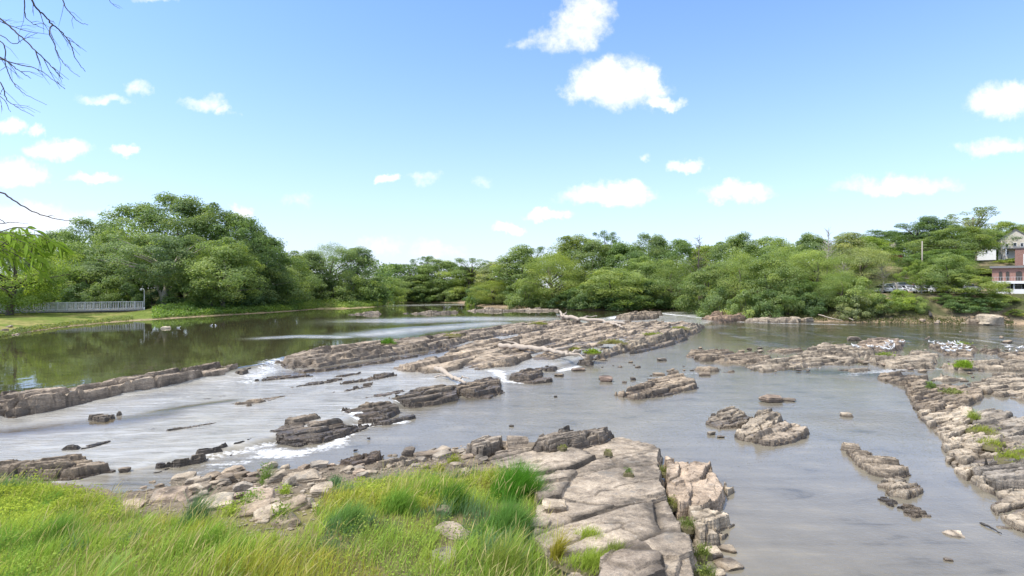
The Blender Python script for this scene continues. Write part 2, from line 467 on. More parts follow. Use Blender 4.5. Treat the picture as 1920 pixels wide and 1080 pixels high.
def build_terrain():
    tf = np.concatenate([np.linspace(-math.pi, -1.0, 60)[:-1], np.linspace(-1.0, 1.0, 420), np.linspace(1.0, math.pi, 60)[1:]])
    rs = np.concatenate([np.linspace(0.4, 28, 190)[:-1], np.geomspace(28, 220, 220)[:-1], np.geomspace(220, 4000, 30)])
    x, y, q = polar(tf, rs)
    z = terrain_h(x, y)
    d = -sdist(x, y, RIVER)
    n1 = fbm(x * .35, y * .35, 21, 4); n2 = fbm(x * 1.7, y * 1.7, 22, 3)
    lawn = np.array([0.13, 0.17, 0.045]); dry = np.array([0.24, 0.22, 0.09]); dirt = np.array([0.33, 0.25, 0.175]); mud = np.array([0.12, 0.095, 0.07])
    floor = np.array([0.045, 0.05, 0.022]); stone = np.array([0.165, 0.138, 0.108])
    def mixc(a, b, f): return a * (1 - f[:, None]) + b * f[:, None]
    near = (y < 26) & (x < 12) & (x > -30)
    left = (x < -20) & ~near
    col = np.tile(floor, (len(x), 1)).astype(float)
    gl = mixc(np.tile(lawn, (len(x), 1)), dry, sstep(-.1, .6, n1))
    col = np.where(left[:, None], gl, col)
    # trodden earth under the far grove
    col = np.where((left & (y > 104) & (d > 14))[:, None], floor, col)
    rs_ = (x > 52) & (y > 60) & ~near
    dslide = np.exp(-(((x - PX(1765, 108)) / 3.2) ** 2)) * sstep(1, 4, d) * (1 - sstep(10, 13, d))
    hillc = mixc(np.tile(np.array([0.075, 0.082, 0.038]), (len(x), 1)), dirt, np.clip(sstep(.0, .5, n1) * .6 + dslide, 0, 1))
    col = np.where(rs_[:, None], hillc, col)
    edge = 1 - sstep(0.6, 2.6, d + n2 * .9)
    edge_r = 1 - sstep(2.5, 4.8, d + n2 * 1.2)
    e = np.where(left, edge, np.where(near, 1 - sstep(2.5, 5, d + n1 * 2), edge_r))
    col = mixc(col, dirt, np.clip(e, 0, 1))
    nb = near & (d > 0)
    nc = mixc(np.tile(stone, (len(x), 1)), np.array([0.15, 0.14, 0.065]), sstep(3.0, 6.5, d + n1 * 1.5))
    col = np.where(nb[:, None], nc, col)
    col = np.where((d < 0.12)[:, None], mud, col)
    me = meshdata('terrain', np.stack([x, y, z], 1), q, M['ground'], {'Col': col}, True)
    tag(obj('terrain', me), kind='structure')

build_terrain()

# ---------------------------------------------------------------- water sheet
FOAM = [  # pixels, level, half width, strength
    ([(522, 678), (500, 688), (478, 703), (462, 712)], .45, 1.0, .6), ([(470, 708), (400, 730), (300, 752)], .3, 1.4, .3),
    ([(540, 694), (600, 706), (560, 716)], .3, .7, .35),
    ([(655, 775), (690, 794), (760, 787)], .1, .38, .9),
    ([(740, 757), (790, 755)], .1, .25, .8),
    ([(925, 699), (948, 712), (975, 714)], .12, .5, .9),
    ([(865, 713), (855, 738)], .15, .2, .6),
    ([(665, 800), (630, 828), (560, 846), (500, 846)], .06, .6, .95),
    ([(510, 830), (470, 838), (390, 852)], .1, .38, .75),
    ([(540, 855), (470, 862), (380, 880)], .0, .6, .55),
    ([(1145, 597), (1175, 591), (1230, 587), (1300, 590)], .6, 1.3, .95),
    ([(1290, 596), (1360, 601), (1450, 605), (1600, 608)], .1, .9, .75),
    ([(1180, 603), (1250, 601)], .5, .8, .9),
    ([(805, 690), (850, 677), (900, 668)], .45, .8, .95),
    ([(1050, 692), (1085, 684)], .12, .5, .9),
    ([(1180, 722), (1240, 705), (1300, 700)], .0, .7, .35),
    ([(1580, 702), (1680, 694), (1780, 690), (1850, 694)], .0, .8, .5),
    ([(1700, 684), (1740, 690)], 0, .5, .6),
    ([(1780, 632), (1850, 640), (1920, 650)], 0, 1.2, .45),
    ([(1010, 690), (960, 715), (1000, 740)], 0, .8, .25),
]
def build_water():
    tf = np.concatenate([np.linspace(-2.6, -0.78, 40)[:-1], np.linspace(-0.78, 0.78, 560), np.linspace(0.78, 2.6, 40)[1:]])
    rs = np.concatenate([np.linspace(5, 60, 420)[:-1], np.geomspace(60, 260, 170)])
    x, y, q = polar(tf, rs)
    z = waterz(x, y)
    du = sdist(x, y, UPPER); dm = sdist(x, y, MID); db, _ = seg_dist(x, y, LINE_B)
    up = sstep(-.5, .5, du); mid = sstep(-.3, .3, dm) * (1 - up); low = 1 - up - mid
    foam = np.zeros(len(x))
    for pts, lv, w, st in FOAM:
        line = [G(p[0], p[1], lv) for p in pts]
        d, _ = seg_dist(x, y, line)
        foam = np.maximum(foam, .8 * st * np.exp(-(d / (w * (1 + .7 * fbm(x * .8, y * .8, int(pts[0][0]), 3)))) ** 2))
    n1 = fbm(x * .12, y * .12, 41, 4); n2 = fbm(x * .5 + 3, y * .2, 42, 3)
    fast = mid * sstep(.15, .5, n1 * .4 + .62) * .85
    # swift water just below the second line of rocks
    fast = np.maximum(fast, low * np.exp(-(db / 2.2) ** 2) * sstep(-20, -6, -x) * .7)
    # far right reach
    rr = low * sstep(50, 62, y) * sstep(20, 30, x)
    fast = np.maximum(fast, rr * (.25 + .5 * sstep(0, .5, n2)))
    # colour of the bed and of the silt in the water; painted glints join below
    cu, cm, cl = np.array([.055, .052, .027]), np.array([.29, .285, .265]), np.array([.175, .16, .127])
    cr = np.array([.045, .042, .022])
    murk_glint = up[:, None] * cu + mid[:, None] * cm + low[:, None] * cl
    murk_glint = murk_glint * (1 - rr[:, None]) + cr * rr[:, None]
    # brown pool behind the long ledge, green shallows below the bar
    for pts, lv, w, c in [([(560, 700), (700, 680), (860, 652)], .3, 1.6, (.075, .055, .028)), ([(1400, 690), (1520, 696), (1640, 702)], 0, 1.6, (.05, .05, .028)),
                          ([(300, 775), (130, 790), (0, 800)], .3, 1.0, (.10, .08, .05)), ([(780, 760), (900, 748)], 0, .9, (.09, .08, .06)),
                          ([(290, 770), (430, 752)], .3, .5, (.10, .085, .05))]:
        d, _ = seg_dist(x, y, [G(p[0], p[1], lv) for p in pts])
        f = np.exp(-(d / w) ** 2)[:, None]
        murk_glint = murk_glint * (1 - f) + np.array(c) * f
        fast = fast * (1 - .85 * f[:, 0])
    # breeze on the upper pool, its sky glints painted into the water colour
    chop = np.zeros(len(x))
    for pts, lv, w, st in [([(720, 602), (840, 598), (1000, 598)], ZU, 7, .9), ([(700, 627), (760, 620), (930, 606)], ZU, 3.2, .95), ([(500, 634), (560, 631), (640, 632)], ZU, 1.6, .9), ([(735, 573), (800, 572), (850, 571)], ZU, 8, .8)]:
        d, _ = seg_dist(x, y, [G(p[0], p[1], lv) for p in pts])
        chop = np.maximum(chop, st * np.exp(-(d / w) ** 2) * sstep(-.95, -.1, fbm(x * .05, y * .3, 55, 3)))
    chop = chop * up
    fast = np.maximum(fast, chop * .95)  # sky glints drawn as white streaks through the swift water mask
    murk_glint = murk_glint * (1 - .8 * chop[:, None]) + np.array([.48, .48, .46]) * .8 * chop[:, None]  # paler water colour stands in for bright sky reflected by the ripples
    chop = np.maximum(chop, low * np.clip(.30 * sstep(12, 34, y) * sstep(-30, -2, -x) + .2 + .3 * sstep(.0, .5, n1) * sstep(18, 30, y), 0, 1))
    chop = np.maximum(chop, mid * .5)
    chop = np.where(low > .5, chop * 2.2, chop)
    z = z + fast * .05 * fbm(x * .9, y * .5, 61, 3) + foam * .06 * fbm(x * 2.5, y * 2.5, 62, 3)
    keep = sdist(x, y, RIVER) > -2.5
    keep = keep[q].any(1)
    q = q[keep]
    used = np.unique(q); mp = np.full(len(x), -1); mp[used] = np.arange(len(used))
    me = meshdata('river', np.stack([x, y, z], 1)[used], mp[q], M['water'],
                  {'chop': chop[used], 'foam': foam[used], 'fast': fast[used], 'murk_glint': murk_glint[used]}, True)
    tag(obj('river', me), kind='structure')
build_water()

# ---------------------------------------------------------------- bedrock ledges
def ledge(label, pts, top, zw, strike=58, block=(3.0, .8), hvar=.25, dip=0.0, rise=0.0, bed=.16, edge=.5, res=.12, seed=1,
          color=(1, 1, 1), cat='rock ledge', name='rock_ledge', hf=1.0, grow=0.0, groove=.16, group=None, rough=1.0, tilt=1.0, wetb=.28, bot=-.45, dz=None):
    top = zw + (top - zw) * hf; edge *= min(1, hf * 1.1); bed *= min(1, hf * 1.2); hvar *= min(1, hf * 1.15)
    P = [GZ(p, top if dz is None else dz) for p in pts]
    P2 = [(p[0], p[1]) for p in P]
    xs = [p[0] for p in P2]; ys = [p[1] for p in P2]
    cx, cy = sum(xs) / len(xs), sum(ys) / len(ys)
    a = R(strike); ca, sa = math.cos(a), math.sin(a)
    S = [((p[0] - cx) * ca + (p[1] - cy) * sa, -(p[0] - cx) * sa + (p[1] - cy) * ca) for p in P2]
    mg = .45 + grow
    s0, s1 = min(p[0] for p in S) - mg, max(p[0] for p in S) + mg
    t0, t1 = min(p[1] for p in S) - mg, max(p[1] for p in S) + mg
    ns, nt = max(8, int((s1 - s0) / res)), max(8, int((t1 - t0) / res))
    sg, tg = np.meshgrid(np.linspace(s0, s1, ns), np.linspace(t0, t1, nt))
    s, t = sg.ravel(), tg.ravel()
    Ls, Lt = block
    wx = fbm(s / Ls * 1.1, t / Ls * 1.1, seed + 3, 4) * .28 * Lt
    wy = fbm(s / Ls * 1.1 + 9, t / Ls * 1.1, seed + 4, 4) * .28 * Lt
    dd = sdist(s + fbm(s / .9, t / .9, seed + 7, 4) * .09 * edge / .5, t + fbm(s / .9 + 5, t / .9, seed + 8, 4) * .09 * edge / .5 , S) + .3 * min(edge, .7) + grow
    f1, f2, rr, vx, vy = voronoi((s + wx) / Ls, (t + wy) / Lt, seed)
    e = f2 - f1
    h = (rr[0] - .5) * hvar + tilt * ((rr[1] - .5) * .22 * (s / Ls - vx) * Lt + (rr[2] - .5) * .5 * (t / Lt - vy) * Lt)
    g1, g2, r2, ux, uy = voronoi((s + wx * .5) / Ls * 2.7, (t + wy * .5) / Lt * 2.2, seed + 50)
    h = h + (r2[0] - .5) * hvar * .4 + tilt * (r2[1] - .5) * .25 * (t / Lt * 2.2 - uy) * Lt / 2.2
    h = h + fbm(s / Ls * .7, t / Lt * .7, seed + 12, 4) * hvar * .35
    h = h - tilt * .20 * Lt * (t / Lt - vy) - tilt * .13 * Lt * (t / Lt * 2.2 - uy) / 2.2 + tilt * .05 * Ls * (s / Ls - vx)
    dd = dd + ((rr[2] - .5) * .5 + (r2[0] - .5) * .45) * min(edge, .6) * np.clip(1 - dd / (edge * 2.5), 0, 1)
    topz = top + dip * t + rise * s + h
    pl = top + .15 * bed + dip * t + rise * s + .35 * hvar * fbm(s * .3, t * .3, seed + 77, 2)
    f = (topz - pl) / bed
    fr = f - np.floor(f)
    ter = pl + bed * (np.floor(f) + sstep(.84, .97, fr) + .12 * fr)
    topz = .5 * topz + .5 * ter
    crack = np.exp(-(e / .07) ** 2) * (rr[0] > .25)
    crack2 = np.exp(-((g2 - g1) / .06) ** 2) * (r2[2] > .55) * .6
    topz = topz - groove * np.maximum(crack, crack2)
    topz = topz + rough * (.022 * fbm(s * 2.2, t * 3.5, seed + 21, 4) + .02 * fbm(s * 8, t * 12, seed + 22, 3))
    zb = zw + bot
    # stepped outer edge
    k = np.clip(dd / edge, 0, 1)
    kn = np.clip(k + .22 * fbm(s * .8, t * .8, seed + 31, 3) * (k > 0) * (k < 1), 0, 1)
    kk = kn * 3; kf = kk - np.floor(kk)
    prof = np.clip((np.floor(kk) + sstep(.0, .22, kf)) / 3.0, 0, 1)
    prof = np.where(dd <= 0, 0, np.maximum(prof, .0))
    z = zb + (topz - zb) * prof
    keep = (dd > -res * 1.5)
    wet = 1 - sstep(wetb * .5, wetb * 1.35, z - zw + .08 * fbm(s * 1.3, t * 1.3, seed + 41, 3))
    x = cx + s * ca - t * sa; y = cy + s * sa + t * ca
    i = np.arange(nt - 1)[:, None] * ns + np.arange(ns - 1)[None, :]
    q = np.stack([i, i + 1, i + ns + 1, i + ns], -1).reshape(-1, 4)
    q = q[keep[q].all(1)]
    if len(q) == 0: return None
    used = np.unique(q); mp = np.full(len(x), -1); mp[used] = np.arange(len(used))
    V = np.stack([x - cx, y - cy, z], 1)[used]
    me = meshdata(name, V, mp[q], M['rock'], {'crack': np.clip(np.maximum(crack, crack2) * .75, 0, 1)[used], 'wet': wet[used]}, True, 27)
    o = obj(name, me, None, (cx, cy, 0)); o.color = tuple(color) + (1,)
    return tag(o, label, cat, group)

_ico = None
def ico(n=4):
    global _ico
    if _ico is None:
        bm = bmesh.new(); bmesh.ops.create_icosphere(bm, subdivisions=n, radius=1.0)
        bm.verts.ensure_lookup_table()
        V = np.array([v.co[:] for v in bm.verts]); Fc = np.array([[v.index for v in f.verts] for f in bm.faces])
        bm.free(); _ico = (V, Fc)
    return _ico
_ico3 = None
def ico3():
    global _ico3
    if _ico3 is None:
        bm = bmesh.new(); bmesh.ops.create_icosphere(bm, subdivisions=3, radius=1.0)
        V = np.array([v.co[:] for v in bm.verts]); Fc = np.array([[v.index for v in f.verts] for f in bm.faces])
        bm.free(); _ico3 = (V, Fc)
    return _ico3

def stone_mesh(size, seed, wet_z=None, ztop=0.0, small=False, blocky=.75):
    V, Fc = ico3() if small else ico()
    rg = np.random.RandomState(seed)
    nrm = [(1, 0, 0), (-1, 0, 0), (0, 1, 0), (0, -1, 0), (0, 0, 1), (0, 0, -1)]
    nrm = [np.array(n) + rg.normal(0, .16, 3) for n in nrm] + [rg.normal(0, 1, 3) for _ in range(7)]
    dist = [rg.uniform(.55, .75) if k < 6 else rg.uniform(.68, .95) for k in range(len(nrm))]
    r = np.full(len(V), 1.0)
    for n, d in zip(nrm, dist):
        n = n / np.linalg.norm(n)
        c = V @ n
        r = np.where(c > .05, np.minimum(r, d / np.maximum(c, .05)), r)
    Pn = V * r[:, None]
    Pn = Pn / np.abs(Pn).max(0) * .5
    # bedding lines round the flanks
    zz = Pn[:, 2]
    lam = vnoise(zz * 9 + seed, Pn[:, 0] * 1.2 + Pn[:, 1], seed) - .5
    Pn[:, :2] *= (1 + .10 * lam)[:, None]
    Pn = Pn * np.array(size)
    sc = max(size)
    Pn = Pn + V * (sc * .035 * fbm(Pn[:, 0] / sc * 5 + Pn[:, 2] / sc * 3, Pn[:, 1] / sc * 5 - Pn[:, 2] / sc * 4, seed + 5, 3))[:, None]
    return Pn, Fc

def stone(label, px, py, w, hr=.4, dr=.7, z=None, yaw=None, tilt=(0, 0), seed=None, color=(1, 1, 1), group=None, cat='rock', name='boulder', sink=.3, zw=None, small=False):
    """stone whose foot shows at pixel (px,py), w pixels wide"""
    global _sc
    _sc += 1
    seed = _sc if seed is None else seed
    if z is None: x, y, zg = hit(px, py)
    else: x, y = G(px, py, z); zg = z
    if group == 'stones of the near shore': w *= 1.3
    W_ = w * y / F
    hgt, dep = W_ * hr, W_ * dr
    yaw = random.Random(seed).uniform(-.4, .4) if yaw is None else R(yaw)
    y += dep * .35
    P, Fc = stone_mesh((W_, dep, hgt), seed, small=small)
    Mx = (Matrix.Rotation(yaw, 3, 'Z') @ Matrix.Rotation(R(tilt[0]), 3, 'X') @ Matrix.Rotation(R(tilt[1]), 3, 'Y'))
    P = P @ np.array(Mx).T
    zoff = hgt * (.5 - sink)
    zz = P[:, 2] + zoff
    if zw is None: zw = -9 if z is None else 0.0
    wet = np.zeros(len(P)) if zw < -5 else 1 - sstep(.02, .16, zz - zw)
    me = meshdata(name, P, Fc, M['rock'], {'crack': np.zeros(len(P)), 'wet': wet}, True, 30)
    o = obj(name, me, None, (x, y, zg + zoff)); o.color = tuple(color) + (1,)
    return tag(o, label, cat, group)
_sc = 100

exec_later = []
# ================================================================ bedrock in the river
TAN, PALE, GREY, DARK, BROWN, PINK = (1.14, 1.1, 1.03), (1.32, 1.28, 1.2), (.95, .95, .95), (.58, .55, .52), (.86, .79, .71), (1.18, 1.07, .99)
g_ridge = 'long rock ridges across the river'
ledge('long stacked rock ridge holding back the still pool at the left edge',
      [(-260, 850, .1), (-120, 812, .1), (0, 784, .1), (110, 767, .12), (190, 752, .15), (240, 741, .15), (300, 730, .2), (390, 713, .25), (450, 700, .3), (472, 690, .3), (460, 679), (400, 682), (300, 695), (240, 706), (160, 716), (60, 729), (0, 737), (-120, 756), (-260, 785)],
      .84, .1, 65, (2.6, 1.0), .22, bed=.30, edge=.55, res=.085, seed=11, color=(.9, .84, .79), group=g_ridge, groove=.22, wetb=.3)
ledge('low brown rock at the right tip of the left ridge beside the spillway', [(425, 703, .3), (455, 704, .3), (487, 693, .3), (484, 686), (450, 687)], .5, .25, 60, (1.2, .5), .15, res=.07, seed=12, color=DARK)
ledge('long unbroken rock wall from the spillway back to the driftwood', [(514, 684, .35), (530, 694, .3), (600, 690, .3), (680, 677, .3), (760, 664, .3), (850, 652, .3), (890, 640, .3), (960, 628, .3), (1060, 613, .4), (1100, 606, .6), (1090, 599), (1040, 600), (1000, 603), (960, 606), (900, 614), (820, 623), (760, 631), (680, 640), (600, 650), (545, 659), (513, 669)],
      .84, .3, 60, (4.5, 1.1), .24, bed=.24, edge=1.5, res=.13, seed=14, color=(.95, .89, .83), group=g_ridge, groove=.13, tilt=.7, wetb=.25)
ledge('narrow low shelf at the foot of the long rock wall', [(538, 699, .28), (580, 700, .28), (660, 691, .28), (760, 674, .28), (885, 650, .28), (880, 645), (760, 667), (660, 684), (560, 694)], .42, .28, 60, (3, .5), .1, res=.1, seed=15, color=BROWN, edge=.3)
ledge('broad uneven rock shelf with driftwood in the middle of the river', [(738, 691, .3), (760, 698, .3), (800, 700, .3), (850, 699, .3), (900, 694, .3), (960, 687, .3), (1000, 681, .25), (1060, 676, .2), (1110, 670, .2), (1180, 655, .2), (1240, 640, .2), (1300, 620, .2), (1310, 609, .3), (1285, 603), (1230, 603), (1180, 605), (1120, 605), (1060, 613), (960, 632), (905, 641), (850, 654), (800, 670), (750, 684)],
      .56, .3, 58, (6.5, 1.3), .36, dip=.035, bed=.2, edge=.9, res=.14, seed=16, color=(1.1, 1.02, .93), group=g_ridge, groove=.12, tilt=.7, wetb=.12)
ledge('raised grassy rock rib along the near side of the driftwood shelf', [(1100, 672, .1), (1130, 672, .1), (1190, 656, .1), (1250, 642, .1), (1308, 622, .1), (1320, 610, .2), (1305, 605), (1250, 618), (1190, 633), (1130, 650), (1100, 662)], .8, .1, 56, (5, .9), .3, bed=.25, edge=1.0, res=.12, seed=17, color=(1.02, .97, .88), groove=.2)
ledge('dark low rock edge just below the grassy rib', [(1160, 668, 0), (1210, 660, 0), (1260, 648, 0), (1300, 634, 0), (1285, 632), (1230, 645), (1170, 660)], .3, .0, 56, (3, .7), .2, res=.1, seed=18, color=DARK, edge=.3)
ledge('brown hump of rock in the white rapids at the head of the shelf', [(1150, 598, .6), (1185, 599, .6), (1232, 595, .6), (1238, 588, .7), (1205, 583.5), (1165, 588)], 1.0, .55, 50, (3, 1.2), .4, res=.16, seed=19, color=BROWN, edge=.8)
ledge('small dark rock lying in the white water right of the brown hump', [(1216, 590, .6), (1242, 590, .6), (1240, 584), (1218, 584)], 1.0, .6, 40, (2, 1), .3, res=.16, seed=20, color=DARK)
ledge('reddish tilted slab running down the far bank to the rapids', [(1312, 596, .6), (1350, 604, .15), (1400, 601, .1), (1420, 592, .5), (1390, 583), (1350, 584), (1325, 589)], 1.2, .3, 38, (5, 1.0), .4, dip=.05, bed=.25, res=.16, seed=21, color=(1.0, .82, .70), edge=.9)
ledge('flat pale brown slab at the far waterline right of the reddish slab', [(1395, 604, 0), (1440, 605, 0), (1500, 605, 0), (1500, 597), (1440, 594), (1400, 597)], .5, 0, 25, (4, 1), .25, res=.16, seed=22, color=TAN, edge=.6)
ledge('low pale rock islet near the tip of the left bank', [(645, 591, ZU), (690, 591, ZU), (716, 589, ZU), (712, 587), (680, 586.5)], ZU + .16, ZU, 10, (4, 2), .25, res=.2, seed=23, color=PALE, edge=.8)
ledge('thin rock bar breaking the silvery water upstream', [(745, 588, ZU), (800, 589.5, ZU), (860, 586.5, ZU), (858, 584), (800, 586), (750, 586.5)], ZU + .12, ZU, 5, (5, 2), .3, res=.2, seed=24, color=TAN, edge=.8)
ledge('long rubble bar along the far bank below the willow', [(865, 583, ZU), (920, 584, ZU), (985, 583, ZU), (1050, 583, ZU), (1050, 580), (985, 579.5), (900, 580.5)], ZU + .2, ZU, 4, (4, 2), .4, res=.22, seed=25, color=TAN, edge=.8)

g_line = 'broken line of wet rocks across the rapids'
ledge('large slanting wet slab above the white rapids at left centre', [(506, 818, .05), (540, 829, .05), (600, 829, .05), (640, 816, .05), (662, 803, .08), (652, 794), (625, 786), (580, 784), (545, 791), (516, 805)], .62, .08, 32, (2.0, .6), .28, dip=.12, bed=.2, edge=.55, res=.045, seed=31, color=(.8, .76, .72), group=g_line, hf=.43, tilt=.55, grow=.2, wetb=.3)
ledge('dark wet lump under the left end of the large slanting slab', [(528, 832, 0), (560, 836, 0), (588, 826, 0), (575, 816), (540, 819)], .3, .0, 35, (.9, .4), .2, res=.04, seed=32, color=DARK, edge=.3, group=g_line, hf=.43, tilt=.55, grow=.2)
ledge('thin wet plate at the right end of the large slanting slab', [(640, 816, 0), (668, 809, 0), (684, 801, 0), (676, 797), (648, 806)], .16, .0, 30, (1, .3), .08, res=.04, seed=33, color=DARK, edge=.2, group=g_line, hf=.43, tilt=.55, grow=.2)
ledge('black wet rock spilling water on both sides, second of the line', [(645, 778, .1), (680, 789, .1), (716, 786, .1), (742, 772, .1), (738, 758), (700, 757), (670, 767)], .6, .12, 35, (1.4, .5), .3, dip=.1, bed=.16, edge=.5, res=.05, seed=34, color=(.72, .67, .6), group=g_line, hf=.43, tilt=.55, grow=.2, wetb=.3)
ledge('long brown block in the middle of the wet line with a trickle through it', [(730, 754, .12), (775, 759, .12), (820, 754, .12), (852, 746, .12), (858, 730, .12), (846, 722), (800, 726), (762, 735), (738, 746)], .72, .12, 40, (2.6, .7), .25, dip=.05, bed=.22, edge=.55, res=.05, seed=35, color=(.8, .75, .68), group=g_line, hf=.43, tilt=.55, grow=.2, wetb=.3)
ledge('square ended brown block touching the tip of the white driftwood log', [(860, 737, .12), (895, 740, .12), (932, 732, .12), (936, 718, .12), (930, 706), (895, 711), (862, 720)], .72, .12, 42, (1.8, .6), .2, bed=.22, edge=.45, res=.055, seed=36, color=(.85, .77, .68), group=g_line, hf=.43, tilt=.55, grow=.2, wetb=.28)
ledge('thin plate of rock below the square ended block', [(880, 746, 0), (915, 747, 0), (942, 736, 0), (936, 730), (895, 737)], .18, 0, 40, (1.5, .4), .08, res=.06, seed=37, color=BROWN, edge=.25, group=g_line, hf=.43, tilt=.55, grow=.2)
ledge('brown slab right of the little curtain waterfall', [(958, 708, .12), (990, 711, .12), (1014, 702, .12), (1012, 690), (985, 692), (962, 699)], .62, .12, 42, (1.6, .6), .2, res=.06, seed=38, color=BROWN, edge=.4, group=g_line, hf=.43, tilt=.55, grow=.2)
ledge('flat oval slab with dark undercut below the curtain waterfall', [(968, 716, 0), (1000, 720, 0), (1030, 716, 0), (1031, 707), (1000, 704)], .3, 0, 30, (1.6, .7), .12, res=.06, seed=39, color=(.95, .88, .8), edge=.3, group=g_line, hf=.43, tilt=.55, grow=.2)
ledge('small black rock between two splashes at the right of the wet line', [(1012, 693, .1), (1038, 694, .1), (1042, 686), (1018, 684)], .45, .1, 30, (1, .5), .2, res=.06, seed=40, color=DARK, group=g_line, hf=.43, tilt=.55, grow=.2)
ledge('rounded dark rock at the foot of the grassy rib', [(1080, 681, .1), (1110, 685, .1), (1114, 678), (1095, 674)], .3, .1, 20, (1.2, .7), .15, res=.06, seed=41, color=DARK)

g_run = 'low rocks in the silvery run'
for L, pts, top, zw, res, sd, col in [
    ('oval brown rock alone in the run below the left ridge', [(170, 789, .05), (195, 794, .05), (225, 783, .05), (215, 777), (185, 779)], .32, .05, .045, 51, DARK),
    ('dark thread of rock just breaking the run, left of centre', [(252, 776, .1), (300, 773, .1), (345, 763, .1), (335, 760), (280, 769)], .16, .1, .05, 52, DARK),
    ('second dark thread of rock higher in the run', [(340, 765, .15), (395, 754, .15), (440, 746, .15), (432, 742), (380, 750)], .24, .15, .06, 53, DARK),
    ('long brown rock with a broken back in the middle of the run', [(432, 764, .12), (465, 768, .12), (510, 756, .12), (550, 745, .12), (545, 739), (500, 743), (450, 757)], .42, .12, .05, 54, BROWN),
    ('flat mossy rock just under the broken backed rock', [(420, 785, .08), (455, 788, .08), (486, 780, .08), (470, 774), (440, 776)], .22, .08, .05, 55, DARK),
    ('thin pointed ledge in the upper run', [(595, 743, .2), (640, 739, .2), (690, 728, .2), (700, 721, .2), (690, 719), (640, 732)], .42, .22, .06, 56, BROWN),
    ('thin low ledge between the oval rock and the fast water at left', [(318, 812, .05), (370, 806, .06), (428, 795, .08), (424, 791), (360, 800)], .2, .05, .05, 156, DARK),
    ('low flat ledge just left of the second rock of the wet line', [(556, 790, .08), (590, 783, .1), (640, 770, .12), (634, 765), (580, 775)], .26, .1, .05, 157, BROWN),
    ('thin ledge under the long brown block of the wet line', [(690, 800, 0), (730, 796, 0), (775, 784, 0), (768, 779), (720, 788)], .14, 0, .045, 158, DARK),
    ('low ledge in the upper run left of the driftwood shelf', [(640, 722, .26), (690, 716, .26), (742, 706, .26), (736, 702), (680, 709)], .42, .27, .06, 159, BROWN),
    ('thin brown ledge below the narrow shelf of the long rock wall', [(480, 716, .25), (530, 712, .27), (584, 706, .28), (578, 702), (520, 706)], .42, .27, .06, 160, BROWN),
    ('long faint ledge running up the run from the oval rock', [(230, 790, .05), (300, 786, .08), (380, 772, .1), (376, 768), (300, 779)], .18, .06, .05, 151, DARK),
    ('short dark ledge between the broken backed rock and the slanting slab', [(560, 770, .12), (600, 767, .12), (640, 757, .12), (632, 752), (590, 759)], .24, .12, .05, 152, DARK),
    ('thin dark ledge under the long rock wall spilling tip', [(545, 728, .25), (590, 724, .25), (640, 714, .25), (632, 710), (580, 718)], .38, .25, .06, 153, DARK),
    ('low slab just upstream of the black wet rock', [(690, 750, .2), (720, 748, .2), (760, 737, .2), (750, 732), (710, 740)], .34, .2, .05, 154, BROWN),
    ('flat dark ledge between the grass and the run at far left', [(120, 845, 0), (160, 842, 0), (205, 832, 0), (196, 827), (150, 835)], .16, 0, .04, 155, DARK),
    ('small ledge in the shallow water below the long rock wall', [(618, 708, .28), (660, 707, .28), (676, 701, .28), (650, 702)], .4, .28, .06, 57, BROWN),
    ('two toned low rock near the left foot of the driftwood shelf', [(700, 707, .28), (728, 706, .28), (738, 699), (715, 700)], .42, .28, .06, 58, BROWN),
    ('small mossy rock above the grass, alone in fast water', [(240, 849, 0), (256, 848, 0), (270, 840, 0), (256, 839)], .15, 0, .035, 59, DARK),
    ('black ragged ledge just off the grassy bank', [(300, 877, 0), (340, 874, 0), (382, 862, 0), (375, 857), (330, 864)], .24, 0, .035, 60, DARK),
    ('long thin dark ledge beside the white rapids', [(375, 852, .05), (420, 845, .05), (470, 830, .05), (462, 827), (410, 838)], .2, .03, .04, 61, DARK),
    ('low dark sliver nearest the grass in the fast water', [(270, 890, 0), (300, 886, 0), (318, 878, 0), (300, 879)], .14, 0, .035, 62, DARK),
    ('dark finger of rock left of the large slanting slab', [(440, 819, .05), (480, 817, .05), (508, 810, .05), (490, 808)], .2, .05, .04, 63, DARK),
]:
    ledge(L, pts, top, zw, 36, (1.6, .45), .14, res=res, seed=sd, color=col, edge=.3, group=g_run, wetb=.25, hf=.85, grow=.16, tilt=.5)

g_is = 'rock islets in the lower pool'
ledge('long brown islet with a ridged back in the lower pool', [(1152, 741, 0), (1190, 749, 0), (1240, 745, 0), (1272, 738, 0), (1303, 727, 0), (1297, 710), (1270, 700), (1230, 707), (1195, 718), (1165, 733)], .55, 0, 36, (2.6, .7), .3, dip=.05, res=.055, seed=71, color=(1.0, .92, .83), group=g_is, hf=.5, tilt=.8, grow=.15, wetb=.15, edge=.6)
ledge('left most of three sunlit tan slabs in the lower pool', [(1326, 796, 0), (1350, 804, 0), (1386, 803, 0), (1414, 789, 0), (1402, 777), (1372, 766), (1345, 776)], .36, 0, 35, (1.6, .45), .16, dip=.12, res=.04, seed=72, color=TAN, group=g_is, hf=.5, tilt=.8, grow=.15, wetb=.15, edge=.4)
ledge('middle of three sunlit tan slabs, tallest and tilted', [(1380, 820, 0), (1400, 828, 0), (1425, 829, 0), (1448, 812, 0), (1462, 790, 0), (1456, 772), (1428, 774), (1400, 796)], .62, 0, 40, (2.0, .5), .2, dip=.2, res=.04, seed=73, color=TAN, group=g_is, hf=.5, tilt=.8, grow=.15, wetb=.15, edge=.4)
